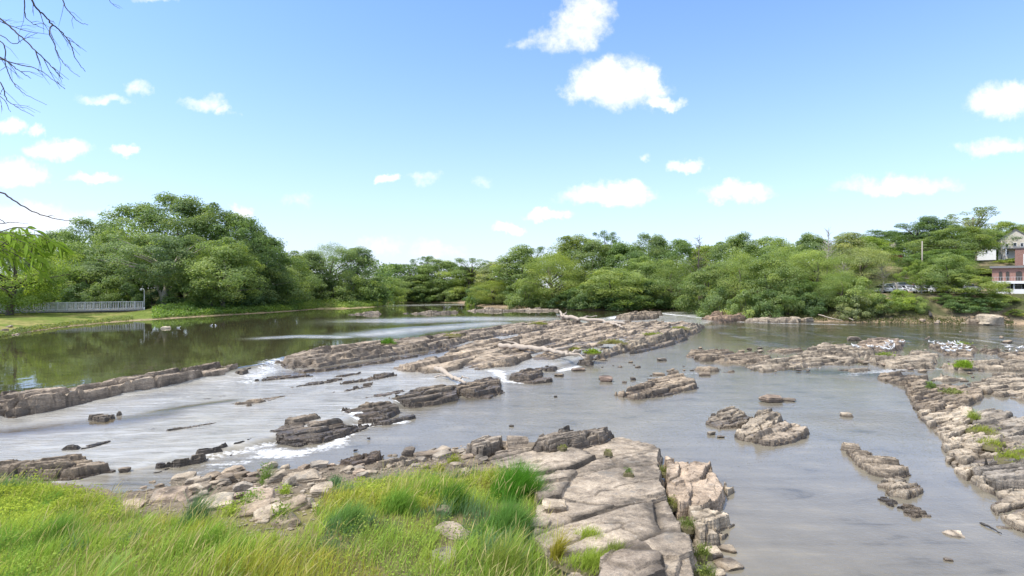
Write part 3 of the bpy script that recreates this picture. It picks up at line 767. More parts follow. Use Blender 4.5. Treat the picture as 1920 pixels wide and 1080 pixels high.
ledge('right most of three sunlit slabs with a dark broken end', [(1418, 831, 0), (1450, 837, 0), (1490, 830, 0), (1516, 812, 0), (1506, 797), (1472, 789), (1446, 796), (1430, 812)], .62, 0, 35, (1.8, .5), .24, dip=.12, res=.04, seed=74, color=(1.05, 1.0, .95), group=g_is, hf=.5, tilt=.8, grow=.15, wetb=.15, edge=.5)
ledge('knobbly rock string at right, upper and longest piece', [(1580, 842, 0), (1597, 858, 0), (1618, 878, 0), (1648, 894, 0), (1672, 898, 0), (1697, 890, 0), (1697, 874), (1675, 858), (1645, 851), (1618, 842), (1602, 828), (1584, 826)], .46, 0, -28, (1.1, .5), .26, bed=.12, res=.035, seed=75, color=(1.05, 1.0, .94), group=g_is, hf=.5, tilt=.8, grow=.15, wetb=.15, edge=.4)
ledge('knobbly rock string at right, small middle piece', [(1650, 914, 0), (1672, 918, 0), (1690, 905, 0), (1686, 893), (1662, 898)], .3, 0, 20, (.8, .4), .14, res=.03, seed=76, color=TAN, group=g_is, hf=.5, tilt=.8, grow=.15, wetb=.15, edge=.3)
ledge('knobbly rock string at right, lower rounded piece', [(1665, 928, 0), (1700, 935, 0), (1726, 922, 0), (1722, 907), (1695, 903), (1672, 914)], .34, 0, 15, (.9, .45), .16, res=.03, seed=77, color=PALE, group=g_is, hf=.5, tilt=.8, grow=.15, wetb=.15, edge=.3)
ledge('pale wedge of stone below the knobbly rock string', [(1698, 952, 0), (1708, 968, 0), (1736, 967, 0), (1720, 955, 0), (1706, 945)], .14, 0, -35, (.8, .4), .06, res=.025, seed=78, color=PALE, edge=.18, group=g_is, hf=.5, tilt=.8, grow=.15, wetb=.15)
ledge('dark sliver of rock left of the pale wedge', [(1655, 938, 0), (1672, 948, 0), (1690, 953, 0), (1686, 946), (1662, 936)], .1, 0, -30, (.8, .3), .04, res=.025, seed=79, color=DARK, edge=.15, group=g_is, hf=.5, tilt=.8, grow=.15, wetb=.15)
ledge('flat pale triangular stone alone in the lower right pool', [(1763, 998, 0), (1785, 1006, 0), (1809, 1010, 0), (1800, 996, 0), (1778, 988)], .06, 0, -30, (2, 1), .02, res=.025, seed=80, color=(1.5, 1.45, 1.38), edge=.12, group=g_is, grow=.05, tilt=.06, rough=.3, wetb=.03, groove=0)
ledge('flat tan sheet of rock at the right edge below the shore', [(1872, 988, 0), (1900, 1002, 0), (1925, 1006, 0), (1930, 990, 0), (1900, 980)], .06, 0, -28, (2, 1), .03, res=.025, seed=81, color=TAN, edge=.12, tilt=.08, rough=.3, grow=.1, wetb=.03)

g_rs = 'bedrock of the right hand shore'
for L, pts, top, st, blk, res, sd, col, kw in [
    ('low double dome of rock at the head of the right shore', [(1656, 712, 0), (1690, 722, 0), (1725, 725, 0), (1730, 712, 0), (1700, 700), (1665, 699)], .36, 20, (2.2, .8), .06, 91, BROWN, {}),
    ('rough brown ledge topped with weeds at the head of the right shore', [(1706, 728, 0), (1718, 750, 0), (1730, 770, 0), (1762, 776, 0), (1800, 764, 0), (1828, 748, 0), (1830, 734, 0), (1805, 722), (1750, 720)], .5, 25, (2.0, .6), .055, 92, BROWN, {}),
    ('pale tan shelving shore rock sloping into the pool', [(1722, 766, 0), (1742, 788, 0), (1758, 806, 0), (1780, 824, 0), (1802, 842, 0), (1838, 838, .2), (1866, 818, .3), (1856, 792), (1830, 770), (1790, 757)], .42, 30, (2.4, .8), .045, 93, PALE, {'dip': -.06}),
    ('smooth grey dome beside the little back pool', [(1836, 804, .2), (1870, 818, .3), (1920, 822, .3), (2000, 828, .3), (2000, 776), (1925, 783), (1893, 778), (1872, 768), (1835, 774)], .62, 18, (3.0, 1.0), .05, 94, GREY, {'hvar': .2}),
    ('jagged tan block halfway along the right shore', [(1784, 842, 0), (1796, 856, 0), (1812, 872, 0), (1850, 888, 0), (1885, 872, .2), (1930, 850, .3), (1930, 828), (1860, 830), (1815, 834)], .45, 28, (1.8, .7), .04, 95, TAN, {}),
    ('big dark grey boulder overhanging the right edge', [(1838, 884, .2), (1868, 902, .2), (1930, 908, .2), (2010, 915, .2), (2010, 842), (1925, 848), (1885, 858)], .78, 10, (2.6, 1.0), .04, 96, (.78, .79, .82), {'hvar': .18}),
    ('wide tan apron of rock at the lower right edge', [(1792, 866, 0), (1818, 896, 0), (1848, 912, 0), (1880, 928, 0), (1905, 945, 0), (1885, 958, 0), (1912, 985, 0), (2010, 1030, 0), (2010, 905), (1900, 903), (1862, 894), (1830, 878)], .28, 30, (2.0, .7), .035, 97, PALE, {'hvar': .16}),
    ('low brown slab beyond the little back pool at the right edge', [(1830, 724, 0), (1850, 738, 0), (1882, 744, 0), (1930, 752, 0), (2010, 765, 0), (2010, 702), (1920, 704), (1870, 707)], .45, 15, (3.0, .8), .06, 98, TAN, {}),
]:
    kw = dict(kw); hv = kw.pop('hvar', .26)
    ledge(L, pts, top, 0, st, blk, hv, res=res, seed=sd, color=col, group=g_rs, edge=.4, hf=.45, grow=.35, wetb=.11, **kw)

g_bar = 'low rock bars across the far right reach'
for L, pts, top, sd, col in [
    ('left end of the low brown rock bars beyond the lower pool', [(1284, 669, 0), (1310, 678, 0), (1360, 682, 0), (1412, 684, 0), (1452, 677, 0), (1442, 665), (1390, 660), (1340, 655), (1295, 658)], .22, 101, BROWN),
    ('long ragged tan bar in front of the green shallows', [(1392, 689, 0), (1430, 698, 0), (1480, 694, 0), (1530, 686, 0), (1600, 684, 0), (1622, 674, 0), (1560, 664), (1500, 667), (1450, 671)], .24, 102, TAN),
    ('humped bar with a raised nose behind the ragged tan bar', [(1498, 668, 0), (1515, 657, 0), (1548, 644, 0), (1562, 650, 0), (1622, 656, 0), (1646, 663, 0), (1600, 671, 0)], .38, 103, TAN),
    ('smooth tan dome with a dark undercut right end', [(1618, 675, 0), (1640, 685, 0), (1690, 693, 0), (1752, 692, 0), (1758, 680, 0), (1722, 667), (1680, 664), (1635, 664)], .52, 104, TAN),
    ('pebbly hump crowded with gulls', [(1598, 651, 0), (1640, 663, 0), (1692, 657, 0), (1698, 642, 0), (1662, 633), (1620, 637)], .42, 105, PINK),
    ('flat pebble bar with the second flock of gulls', [(1738, 649, 0), (1775, 668, 0), (1826, 670, 0), (1834, 650, 0), (1795, 643), (1755, 643)], .28, 106, BROWN),
    ('long tan bar with a bright green tuft near the right edge', [(1755, 690, 0), (1800, 696, 0), (1850, 695, 0), (1920, 697, 0), (2000, 700, 0), (2000, 680), (1900, 674), (1820, 675)], .42, 107, TAN),
    ('low dark bar at the right edge behind the tufted bar', [(1866, 669, 0), (1920, 677, 0), (2000, 682, 0), (2000, 662), (1920, 660), (1880, 658)], .3, 108, BROWN),
    ('low ragged slab at the left edge of the green shallows', [(1556, 693, 0), (1600, 698, 0), (1645, 696, 0), (1640, 690), (1590, 688)], .2, 110, TAN),
    ('thin brown slab in front of the left rock bars', [(1288, 692, 0), (1330, 699, 0), (1384, 699, 0), (1375, 692), (1320, 688)], .16, 111, BROWN),
    ('small slab between the two gull flocks', [(1700, 664, 0), (1730, 672, 0), (1764, 670, 0), (1755, 663), (1720, 660)], .22, 112, TAN),
    ('low slab right of the second gull flock', [(1832, 660, 0), (1860, 666, 0), (1886, 661, 0), (1870, 655), (1842, 653)], .24, 113, BROWN),
    ('low slab behind the humped bar in the green reach', [(1430, 659, 0), (1470, 663, 0), (1510, 660, 0), (1500, 654), (1460, 653)], .16, 114, BROWN),
    ('flat pale slab in the bluish riffle above the right shore', [(1740, 712, 0), (1780, 718, 0), (1822, 714, 0), (1810, 706), (1768, 704)], .22, 115, PALE),
    ('flat tan slab between the riffle and the long tan bar', [(1850, 704, 0), (1890, 708, 0), (1935, 705, 0), (1930, 699), (1880, 697)], .24, 116, TAN),
    ('dark mossy flat between the brown bar and the ragged bar', [(1390, 676, 0), (1420, 679, 0), (1452, 676, 0), (1440, 670)], .12, 109, DARK),
]:
    ledge(L, pts, top, 0, 14, (3.0, .8), .26, res=.09, seed=sd, color=col, group=g_bar, edge=.5, wetb=.1, hf=.75)

# ---------------------------------------------------------------- near bank bedrock
ledge('huge flat bedding slab jutting into the river at bottom centre',
      [(905, 872, .3), (930, 850, .3), (975, 845, .3), (1010, 833, .35), (1075, 812, .5), (1130, 803, .55), (1180, 814, .5), (1226, 836, .35), (1241, 850, .2), (1236, 872, .2), (1246, 920, .25), (1258, 960, .3), (1283, 1010, .35), (1300, 1050, .4), (1312, 1095, .45), (1330, 1230, .5), (1080, 1270, .9), (1085, 1090, .9), (1040, 1040, .9), (990, 990, .8), (1000, 940, .6), (960, 890, .45)],
      .62, .0, 34, (5.6, 1.9), .10, dip=-.035, rise=-.01, bed=.17, edge=.3, res=.035, seed=124, color=(1.06, 1.02, .98), cat='rock slab', name='rock_slab', groove=.06, rough=1.0, tilt=.17, wetb=.08)
ledge('smooth raised slab at the bottom edge beside the long grass', [(1098, 1085, 1.0), (1112, 1045, 1.0), (1150, 1018, 1.0), (1200, 1010, 1.0), (1262, 1052, .9), (1300, 1090, .9), (1320, 1240, .9), (1090, 1260, 1.0)], .98, .5, 30, (5, 2.5), .08, bed=.3, edge=.3, res=.035, seed=122, color=(1.02, .97, .94), cat='rock slab', name='rock_slab', groove=.06, rough=.8, tilt=.3, bot=-.2)
ledge('long raised ledge plate along the far lip of the flat slab', [(1000, 838, .5), (1030, 842, .55), (1080, 832, .6), (1130, 818, .6), (1145, 806, .6), (1125, 801), (1060, 801), (1015, 815)], .72, .35, 30, (2.2, .7), .12, dip=.06, bed=.12, edge=.25, res=.03, seed=123, color=(.88, .85, .83), cat='rock slab', name='rock_slab', bot=-.1)
g_blk = 'broken blocks down the right side of the flat slab'
for L, pts, top, st, sd, col in [
    ('largest pinkish block at the water edge right of the flat slab', [(1243, 868, .1), (1290, 862), (1336, 872), (1356, 900), (1362, 930, .1), (1352, 952, .1), (1318, 966, .1), (1270, 968, .1), (1250, 940, .2)], .5, 62, 131, PINK),
    ('small pale block at the right tip of the pinkish block', [(1352, 905, 0), (1362, 902), (1382, 908), (1381, 925, 0), (1358, 940, 0)], .3, 40, 132, PALE),
    ('pale block below the pinkish block with a sharp front edge', [(1283, 960, .1), (1330, 952), (1366, 962), (1374, 985, 0), (1345, 1000, 0), (1300, 995, .1)], .42, 25, 133, PALE),
    ('long narrow block leaning against the flat slab', [(1290, 990, .1), (1330, 985), (1352, 1000), (1340, 1030, 0), (1310, 1025, .1)], .45, 70, 134, TAN),
    ('thin block lying half in the water below the sharp edged block', [(1340, 1005, 0), (1365, 990), (1382, 992), (1376, 1005, 0), (1355, 1018, 0)], .22, 35, 135, PALE),
]:
    ledge(L, pts, top, 0, st, (1.2, .6), .14, res=.028, seed=sd, color=col, cat='rock', name='boulder', edge=.2, group=g_blk, bed=.12, groove=.05, wetb=.06, hf=.75, tilt=.5)
for a in [('grey triangular block near the foot of the broken blocks', 1338, 1050, 42, .55, .8, 0.02), ('small cube like stone right of the triangular block', 1368, 1036, 34, .4, .8, 0.0),
          ('flat cream stone lying at the water by the broken blocks', 1372, 1068, 50, .2, .9, 0.0), ('pale stone at the bottom edge under the cream stone', 1345, 1088, 46, .35, .8, .0)]:
    stone(a[0], a[1], a[2], a[3], a[4], a[5], z=a[6], color=PALE, group=g_blk)
ledge('layered rock outcrop at the left edge below the bright weeds', [(-120, 896, .05), (0, 896, .05), (90, 900, .05), (150, 897, .05), (210, 884, .02), (198, 862), (150, 850), (80, 855), (0, 858), (-120, 862)], .32, 0, 22, (1.6, .45), .2, bed=.12, res=.035, seed=141, color=BROWN, edge=.45)
ledge('broad lichen grey plate at the water edge left of the round topped boulder', [(862, 848, .15), (905, 862, .2), (938, 848, .2), (942, 826, .2), (936, 811), (905, 814), (868, 832)], .5, 0, 40, (2.2, 1.0), .1, dip=-.12, res=.03, seed=142, color=(.95, .93, .92), edge=.25, cat='rock slab', name='rock_slab', bed=.12)
ledge('dark brown layered outcrop on the shore below the white rapids', [(626, 870, .05), (660, 878, .1), (718, 864, .1), (724, 850, .05), (700, 841), (650, 849)], .26, 0, 30, (1.2, .35), .2, res=.035, seed=143, color=(.72, .63, .57), edge=.3, bed=.1)
ledge('wide flat tan shelf on the shore right of the brown outcrop', [(690, 882, .15), (760, 878, .2), (800, 866, .15), (770, 852), (720, 857)], .36, 0, 28, (1.6, .5), .12, res=.035, seed=144, color=TAN, edge=.3, bed=.1)
ledge('reddish plank like outcrop on the shore at left centre', [(520, 888, .1), (570, 893, .15), (612, 884, .15), (604, 872), (560, 876)], .38, 0, 26, (1.3, .35), .14, res=.035, seed=145, color=(.95, .84, .77), edge=.25, bed=.1)
# ---------------------------------------------------------------- loose stones
S = stone
S('blocky boulder perched at the tip of the shore with a dark underside', 968, 846, 44, .85, .9, z=.25, color=(.95, .9, .86))
S('grey boulder with a long tail rock in the middle of the lower pool', 1452, 755, 44, .42, .6, z=0, color=(.75, .66, .62), zw=0)
S('flat dark tail rock right of the grey pool boulder', 1478, 753, 40, .18, .5, z=0, color=DARK, zw=0)
S('pale stone alone in the lower pool between boulder and right shore', 1590, 782, 24, .45, .7, z=0, color=TAN, zw=0)
S('oval boulder standing clear in the green far reach', 1604, 638, 27, .4, .7, z=0, color=(.95, .9, .85), zw=0)
S('left of the two pale boulders on the far waterline', 1494, 603, 24, .55, .8, z=.05, color=PALE)
S('right of the two pale boulders on the far waterline', 1516, 603, 20, .55, .8, z=.05, color=PALE)
S('huge broken boulder on the far bank below the terrace', 1868, 610, 46, .62, .8, z=.0, color=PALE)
S('brown boulder leaning left of the huge far boulder', 1838, 609, 30, .5, .8, z=.0, color=BROWN)
S('reddish rounded stone in the shallows above the lower pool', 1137, 716, 26, .55, .8, z=0, color=(.8, .66, .64), zw=0)
S('black stone beside the reddish rounded stone', 1188, 713, 12, .7, .8, z=0, color=(.4, .38, .37), zw=0)
S('long low stone under the splash at the end of the wet line', 1085, 696, 32, .25, .5, z=0, color=(.8, .7, .66), zw=0)
S('small brown stone in the shallows under the oval slab', 1048, 706, 20, .35, .7, z=0, color=BROWN, zw=0)
S('rounded stone at the far side of the shallows near the rib', 1242, 677, 18, .5, .8, z=0, color=GREY, zw=0)
S('pair of dark stones, left one, off the long brown islet', 1236, 705, 22, .4, .7, z=0, color=BROWN, zw=0)
S('pair of dark stones, right one, off the long brown islet', 1322, 705, 22, .4, .7, z=0, color=BROWN, zw=0)
S('tiny dark stone alone in front of the bank', 1960 - 1001, 800, 9, .6, .8, z=0, color=(.4, .38, .37), zw=0)
S('tiny dark stone alone in the middle of the lower pool', 1042, 745, 7, .6, .8, z=0, color=(.4, .38, .37), zw=0)
S('round dark stone in the run below the long thread of rock', 285, 810, 14, .6, .8, z=.05, color=DARK, zw=.05)
S('squat grey stone just off the grass in the fast water', 231, 886, 21, .55, .7, z=0, color=(.75, .7, .66), zw=0)
S('low pale stone left of the three tan slabs', 1335, 816, 18, .5, .7, z=0, color=TAN, zw=0)
S('flat stone right of the low pale stone by the tan slabs', 1352, 821, 15, .35, .7, z=0, color=TAN, zw=0)
S('tiny pebble like stone at lower right in the pool', 1781, 1053, 15, .4, .7, z=0, color=PALE, zw=0)
S('low pale rock resting on the mirror pool by the lamp reflection', 309, 616, 18, .3, .6, z=ZU, color=(1.6, 1.6, 1.5), zw=-9)
g_sh = 'named shore stones'
for L, px, py, w, hr, dr, yaw, tilt, col in [
    ('angular boulder with a black hollow beneath it on the left shore', 338, 908, 34, .5, .8, 10, (8, -6), TAN),
    ('pale rounded stone just behind the blue green tuft', 365, 926, 34, .55, .7, -10, (5, -10), PALE),
    ('pinkish flat ground slab left of the blue green tuft', 305, 942, 56, .25, .9, 15, (8, 0), PINK),
    ('long dark log shaped stone at the water edge left of centre', 410, 884, 44, .4, .5, 22, (0, -10), (.7, .66, .63)),
    ('brown stone tilted up at the right end of the log shaped stone', 446, 878, 22, .6, .6, 28, (0, -22), DARK),
    ('blunt brown stone under the log shaped stone', 392, 904, 34, .45, .6, 25, (0, -14), BROWN),
    ('square pinkish stone on the left shore', 418, 905, 26, .5, .8, 5, (0, -5), PINK),
    ('broad pale slab half buried right of the blue green tuft', 400, 955, 46, .35, .9, 20, (8, -8), PALE),
    ('grey slab leaning on rubble above the leafy clump', 446, 922, 32, .5, .7, 20, (0, -18), GREY),
    ('wide grey pink plate in the gap of the grass', 478, 946, 46, .3, .9, 10, (10, -4), PINK),
    ('layered stone under the wide grey pink plate', 470, 968, 54, .3, .8, 18, (6, -8), BROWN),
    ('pale slab at the lower end of the grass gap', 500, 976, 52, .35, .8, 30, (6, -14), TAN),
    ('tan slab standing on edge in the stony gap', 512, 905, 36, .45, .6, 25, (0, -16), TAN),
    ('long tan slab beside the reddish outcrop', 565, 905, 60, .25, .6, 12, (5, -6), TAN),
    ('grey rock fin pointing up out of the shore rubble', 541, 912, 22, .7, .6, 30, (0, -25), GREY),
    ('shadowed slab at the right end of the grass gap', 552, 958, 44, .45, .8, 35, (0, -20), BROWN),
    ('rough brown boulder between the tan slab and the grass', 532, 990, 40, .5, .8, 30, (0, -14), BROWN),
    ('pale stone tucked in the grass above the shore centre', 600, 925, 34, .4, .8, 20, (5, -10), TAN),
    ('small upright black stone at the shore centre', 766, 857, 22, .85, .7, 10, (0, 8), (.62, .6, .6)),
    ('split grey slab right of the black upright stone', 822, 858, 40, .38, .6, 35, (0, -20), (1.0, .97, .94)),
    ('low brown slab below the split grey slab', 795, 862, 36, .35, .7, 18, (0, -6), BROWN),
    ('small brown rock in the shallows below the rapids', 577, 866, 24, .45, .6, 15, (0, -8), DARK),
    ('mossy dark stone under the tall green weed', 524, 869, 22, .4, .7, 10, (0, 0), (.6, .62, .5)),
    ('dark stone in the water left of the brown outcrop', 641, 843, 16, .5, .7, 12, (0, -8), DARK),
    ('notched dark stone right of the one left of the brown outcrop', 664, 836, 15, .7, .7, 40, (0, 10), DARK),
    ('pale wedge stone between grass clumps at centre', 866, 895, 26, .5, .9, 40, (0, -20), PALE),
    ('square pale stone beside the slab edge and the dark tuft', 1042, 960, 38, .5, .8, 0, (5, -5), PALE),
    ('pale rock patch below the square stone at the slab edge', 1012, 992, 34, .4, .9, 0, (5, 0), PALE),
    ('grey pitted stone between the rush tuft and the slab', 1078, 1022, 50, .35, .8, 10, (5, -5), (1.0, .97, .96)),
    ('brown stone in the hollow of the bottom grass', 830, 965, 26, .5, .8, 0, (5, 0), BROWN),
    ('pale flat rock showing through the grass at bottom centre', 848, 1012, 40, .3, 1.3, 60, (14, -8), TAN),
    ('grey slab sunk in seeding grass at bottom centre', 826, 1056, 46, .22, 1.0, 20, (10, -4), (.95, .96, .98)),
    ('flat pale slab in the grass right of the left edge', 238, 955, 36, .25, .9, 0, (6, 0), PINK),
]:
    S(L, px, py, w, hr, dr, z=.6 if px > 1005 else None, yaw=yaw, tilt=tilt, color=col, group='stones of the near shore')

rr_ = random.Random(5)
def scatter(n, box, wr, label, group, z=None, cols=(TAN, BROWN, GREY, PINK), poly=None, hr=(.3, .55), zw=None, cat='stone', keepf=None):
    k = 0; tries = 0
    while k < n and tries < n * 30:
        tries += 1
        px, py = rr_.uniform(box[0], box[2]), rr_.uniform(box[1], box[3])
        if poly and not inside(np.array([px]), np.array([py]), poly)[0]: continue
        w = wr[0] + (wr[1] - wr[0]) * rr_.random() ** 2.2
        S(label, px, py, w, rr_.uniform(*hr), rr_.uniform(.5, .95), z=z, yaw=rr_.uniform(-20, 45), tilt=(rr_.uniform(-6, 10), rr_.uniform(-18, 4)), color=rr_.choice(cols), group=group, cat=cat, name='loose_stone', zw=zw, small=w < 22)
        k += 1
scatter(104, (230, 868, 720, 985), (10, 44), 'small loose stone among the rubble between the rapids and the grass', 'loose rubble of the near shore',
        poly=[(235, 905), (330, 890), (400, 876), (560, 868), (720, 858), (720, 885), (620, 910), (590, 960), (560, 1000), (500, 985), (430, 965), (330, 940)])
scatter(48, (700, 838, 960, 905), (9, 38), 'small loose stone on the shore between the centre grass and the pool', 'loose stones of the centre shore', poly=[(700, 862), (780, 850), (870, 838), (960, 830), (960, 850), (900, 880), (820, 880), (700, 885)])
scatter(24, (1110, 675, 1300, 722), (4, 12), 'small dark stone in the shallows between the grassy rib and the brown islet', 'stones in the shallows', z=0, cols=(DARK, BROWN), zw=0)
scatter(28, (1290, 650, 1600, 700), (5, 16), 'small brown stone strewn along the left rock bars', 'stones of the left bars', z=.08, cols=(TAN, BROWN, DARK), zw=0)
scatter(24, (1600, 634, 1920, 700), (5, 15), 'small stone strewn along the right rock bars near the gulls', 'stones of the right bars', z=.1, cols=(TAN, BROWN, PINK), zw=0)
scatter(16, (1640, 690, 1860, 725), (6, 18), 'small stone in the bluish riffle at the head of the right shore', 'stones in the riffle', z=0, cols=(BROWN, DARK, GREY), zw=0)
scatter(28, (1400, 598, 1920, 607), (5, 14), 'small stone on the narrow stony beach below the far trees', 'stones of the far beach', cols=(TAN, PALE, BROWN, PINK), hr=(.4, .7))
scatter(12, (0, 612, 110, 632), (6, 14), 'small pale stone on the bare left bank under the lawn', 'stones of the left bank', cols=(TAN, PALE, PINK))
scatter(12, (300, 790, 700, 860), (4, 11), 'small black stone poking out of the fast run', 'stones in the fast run', z=.05, cols=(DARK,), zw=.05)
def gravel():
    """the small stuff between the stones, past counting"""
    bm = bmesh.new(); bmesh.ops.create_icosphere(bm, subdivisions=1, radius=.5)
    Vb = np.array([v.co[:] for v in bm.verts]); Fb = np.array([[v.index for v in f.verts] for f in bm.faces]); bm.free()
    rg = np.random.RandomState(66); Vs, Fs, o = [], [], 0
    def add(n, poly, lv, size):
        nonlocal o
        P = [hit(*p)[:2] if lv is None else G(p[0], p[1], lv) for p in poly]
        xs = [p[0] for p in P]; ys = [p[1] for p in P]
        x = rg.uniform(min(xs), max(xs), n); y = rg.uniform(min(ys), max(ys), n); k = inside(x, y, P); x, y = x[k], y[k]
        z = terrain_h(x, y) if lv is None else np.full(len(x), lv)
        for i in range(len(x)):
            sz = size[0] + (size[1] - size[0]) * rg.rand() ** 3
            v = Vb * (1 + rg.normal(0, .16, (len(Vb), 1))) * np.array([1, rg.uniform(.5, 1), rg.uniform(.3, .6)]) * sz
            a = rg.uniform(0, 6.28); v = v @ np.array([[math.cos(a), math.sin(a), 0], [-math.sin(a), math.cos(a), 0], [0, 0, 1]])
            Vs.append(v + np.array([x[i], y[i], z[i] + sz * .1])); Fs.append(Fb + o); o += len(v)
    add(5200, [(235, 905), (330, 890), (400, 876), (560, 868), (720, 858), (720, 890), (640, 920), (590, 975), (560, 1005), (480, 1010), (400, 995), (300, 985), (200, 950)], None, (.04, .16))
    add(2600, [(700, 862), (780, 850), (870, 838), (950, 838), (930, 880), (880, 905), (700, 920)], None, (.04, .14))
    add(900, [(1245, 865), (1300, 1060), (1325, 1100), (1340, 1000), (1290, 940)], -.02, (.06, .2))
    add(1500, [(1395, 600), (1500, 603.5), (1700, 606.5), (1920, 609.5), (1920, 600), (1700, 598), (1500, 596)], None, (.1, .45))
    add(500, [(0, 634), (130, 614), (130, 605), (0, 620)], None, (.1, .35))
    add(900, [(1290, 660), (1600, 640), (1900, 650), (1920, 690), (1640, 696), (1300, 690)], -.02, (.08, .3))
    V = np.concatenate(Vs); Fc = np.concatenate(Fs)
    o_ = obj('gravel', meshdata('gravel', V, Fc, M['rock'], {'crack': np.zeros(len(V)), 'wet': np.zeros(len(V))}))
    o_.color = (.85, .82, .77, 1)
    tag(o_, 'loose gravel and stone chips along the shores and bars', 'gravel', kind='stuff')
gravel()

# ================================================================ trees
def quads_leaf(Pc, N, size, rg, aspect=1.6):
    """rhombic leaves at centres Pc with normals N"""
    n = len(Pc)
    N = N / (np.linalg.norm(N, axis=1, keepdims=True) + 1e-9)
    r = rg.normal(0, 1, (n, 3)); a = np.cross(N, r); a /= (np.linalg.norm(a, axis=1, keepdims=True) + 1e-9)
    b = np.cross(N, a)
    s = np.asarray(size).reshape(-1, 1) * np.ones((n, 1))
    V = np.stack([Pc - a * s * .5, Pc - b * s * .5 / aspect, Pc + a * s * .5, Pc + b * s * .5 / aspect], 1).reshape(-1, 3)
    q = np.arange(n * 4).reshape(n, 4)
    return V, q

def crown_points(seed, Hc, Rw, base=.14, npuff=110, nleaf=150, leaf=.32, kind='round', droop=0.0, puff=.11, peak=.5):
    rg = np.random.RandomState(seed)
    P, Nn, Sz, Ti = [], [], [], []
    cents = []
    ph = rg.uniform(0, 6.28, 4)
    for k in range(npuff):
        u = rg.uniform(0, 1)
        zz = base + (1 - base) * u
        t = (zz - base) / (1 - base)
        if kind == 'round': prof = math.sin(math.pi * min(1, max(0, t) ** (math.log(.5) / math.log(peak)) * .93 + .05)) ** .62
        elif kind == 'tall': prof = (math.sin(math.pi * (t * .9 + .07))) ** .5 * (1 - .25 * t)
        elif kind == 'dome': prof = math.sqrt(max(0.02, 1 - t * t)) * (.75 + .25 * min(1, t * 5))
        elif kind == 'flat': prof = (.35 + .65 * sstep(.2, .75, t)) * (1 if t < .9 else .75)
        th_ = rg.uniform(0, 2 * math.pi)
        lob = 1 + .22 * math.sin(2 * th_ + ph[0] + 3 * t) + .16 * math.sin(3 * th_ + ph[1] - 4 * t) + .1 * math.sin(5 * th_ + ph[2])
        r = Rw * prof * lob * rg.uniform(0.12, 1) ** .4
        cents.append((r * math.cos(th_), r * math.sin(th_), zz * Hc * (1 + .05 * math.sin(th_ * 2 + ph[3])), t))
    for c in cents:
        pr = Hc * puff * 1.15 * rg.uniform(.55, 1.25) * (1 - .25 * c[3])
        m = int(nleaf * 1.75 * rg.uniform(.6, 1.3))
        d = rg.normal(0, 1, (m, 3)); d /= np.linalg.norm(d, axis=1, keepdims=True)
        d[:, 2] = np.where((d[:, 2] < -.2) & (rg.uniform(size=m) < .6), -d[:, 2], d[:, 2])
        rad = pr * rg.uniform(.25, 1.0, m) ** .55
        p = d * rad[:, None] * np.array([1.1, 1.1, .86])
        if droop:
            hang = rg.uniform(0, 1, m) ** 1.5 * droop * pr
            p[:, 2] -= hang; p[:, :2] *= (1 + .15 * hang / pr)[:, None]
        p = p + np.array(c[:3])
        out = np.array([c[0], c[1], (c[3] - .35) * Hc * .4]); out /= (np.linalg.norm(out) + 1e-6)
        n = d * .7 + out * .45 + np.array([0, 0, .2]) + rg.normal(0, .55, (m, 3))
        P.append(p); Nn.append(n); Sz.append(leaf * .76 * rg.uniform(.55, 1.35, m)); Ti.append(np.clip(rg.normal(.5, .16) + rg.normal(0, .13, m), 0, 1))
    P = np.concatenate(P); P[:, 2] = np.maximum(P[:, 2], .05)
    return P, np.concatenate(Nn), np.concatenate(Sz), np.concatenate(Ti), cents, rg

KINDS = {}
def tree_proto(key, name, Hc, Rw, bark='bark', trunk_h=.75, lean=0, leafasp=1.6, trunk_r=None, nlimb=12, fork=False, **kw):
    seed = kw.get('seed')
    P, N, S_, T, cents, rg = crown_points(Hc=Hc, Rw=Rw, **kw)
    root = bpy.data.objects.new(name, None); C.objects.link(root); root.empty_display_size = .5
    mb = MB()
    r0 = trunk_r or Hc * .02
    if name != 'shrub':
        lx = lean * Hc
        tp = [(lx * (t ** 1.3) + .04 * Hc * math.sin(t * 4 + seed) * t, .03 * Hc * math.sin(t * 5 + seed * 2) * t, Hc * trunk_h * t) for t in np.linspace(0, 1, 8)]
        mb.tube([(0, 0, -.4)] + tp, [r0 * 1.5] + [r0 * (1.25 - .95 * t) for t in np.linspace(0, 1, 8)], 8)
        order = sorted(range(len(cents)), key=lambda i: -math.hypot(cents[i][0], cents[i][1]))
        for i in order[:nlimb * 2:2]:
            c = cents[i]
            t0 = min(.92, max(.22, c[2] / (Hc * trunk_h) * .62))
            k = t0 * 7; a = tp[int(k)]; b = tp[min(7, int(k) + 1)]; f = k - int(k)
            s = tuple(a[j] * (1 - f) + b[j] * f for j in range(3))
            mid = tuple(s[j] * .5 + c[j] * .5 + (0, 0, Hc * .03)[j] for j in range(3))
            rr = r0 * (1.1 - .8 * t0) * .62
            mb.tube([s, mid, c[:3]], [rr, rr * .6, rr * .22], 6)
        if fork:
            mb.tube([tp[1], (tp[1][0] - .07 * Hc, .02 * Hc, Hc * .28), (-.16 * Hc, 0, Hc * .5)], [r0 * .9, r0 * .6, r0 * .3], 7)
    else:
        for i in range(7):
            c = cents[(i * 13) % len(cents)]
            mb.tube([(c[0] * .1, c[1] * .1, -.2), (c[0] * .5, c[1] * .5, c[2] * .55), c[:3]], [r0 * .8, r0 * .5, r0 * .2], 5)
    t = mb.build('stem' if name == 'shrub' else 'trunk', M[bark], root, smooth=True)
    V, q = quads_leaf(P, N, S_, rg, leafasp)
    me = meshdata('crown', V, q, M['leaf'], {'tint': np.repeat(T, 4)})
    cr = obj('crown', me, root)
    KINDS[key] = [root, Hc, Rw, False]

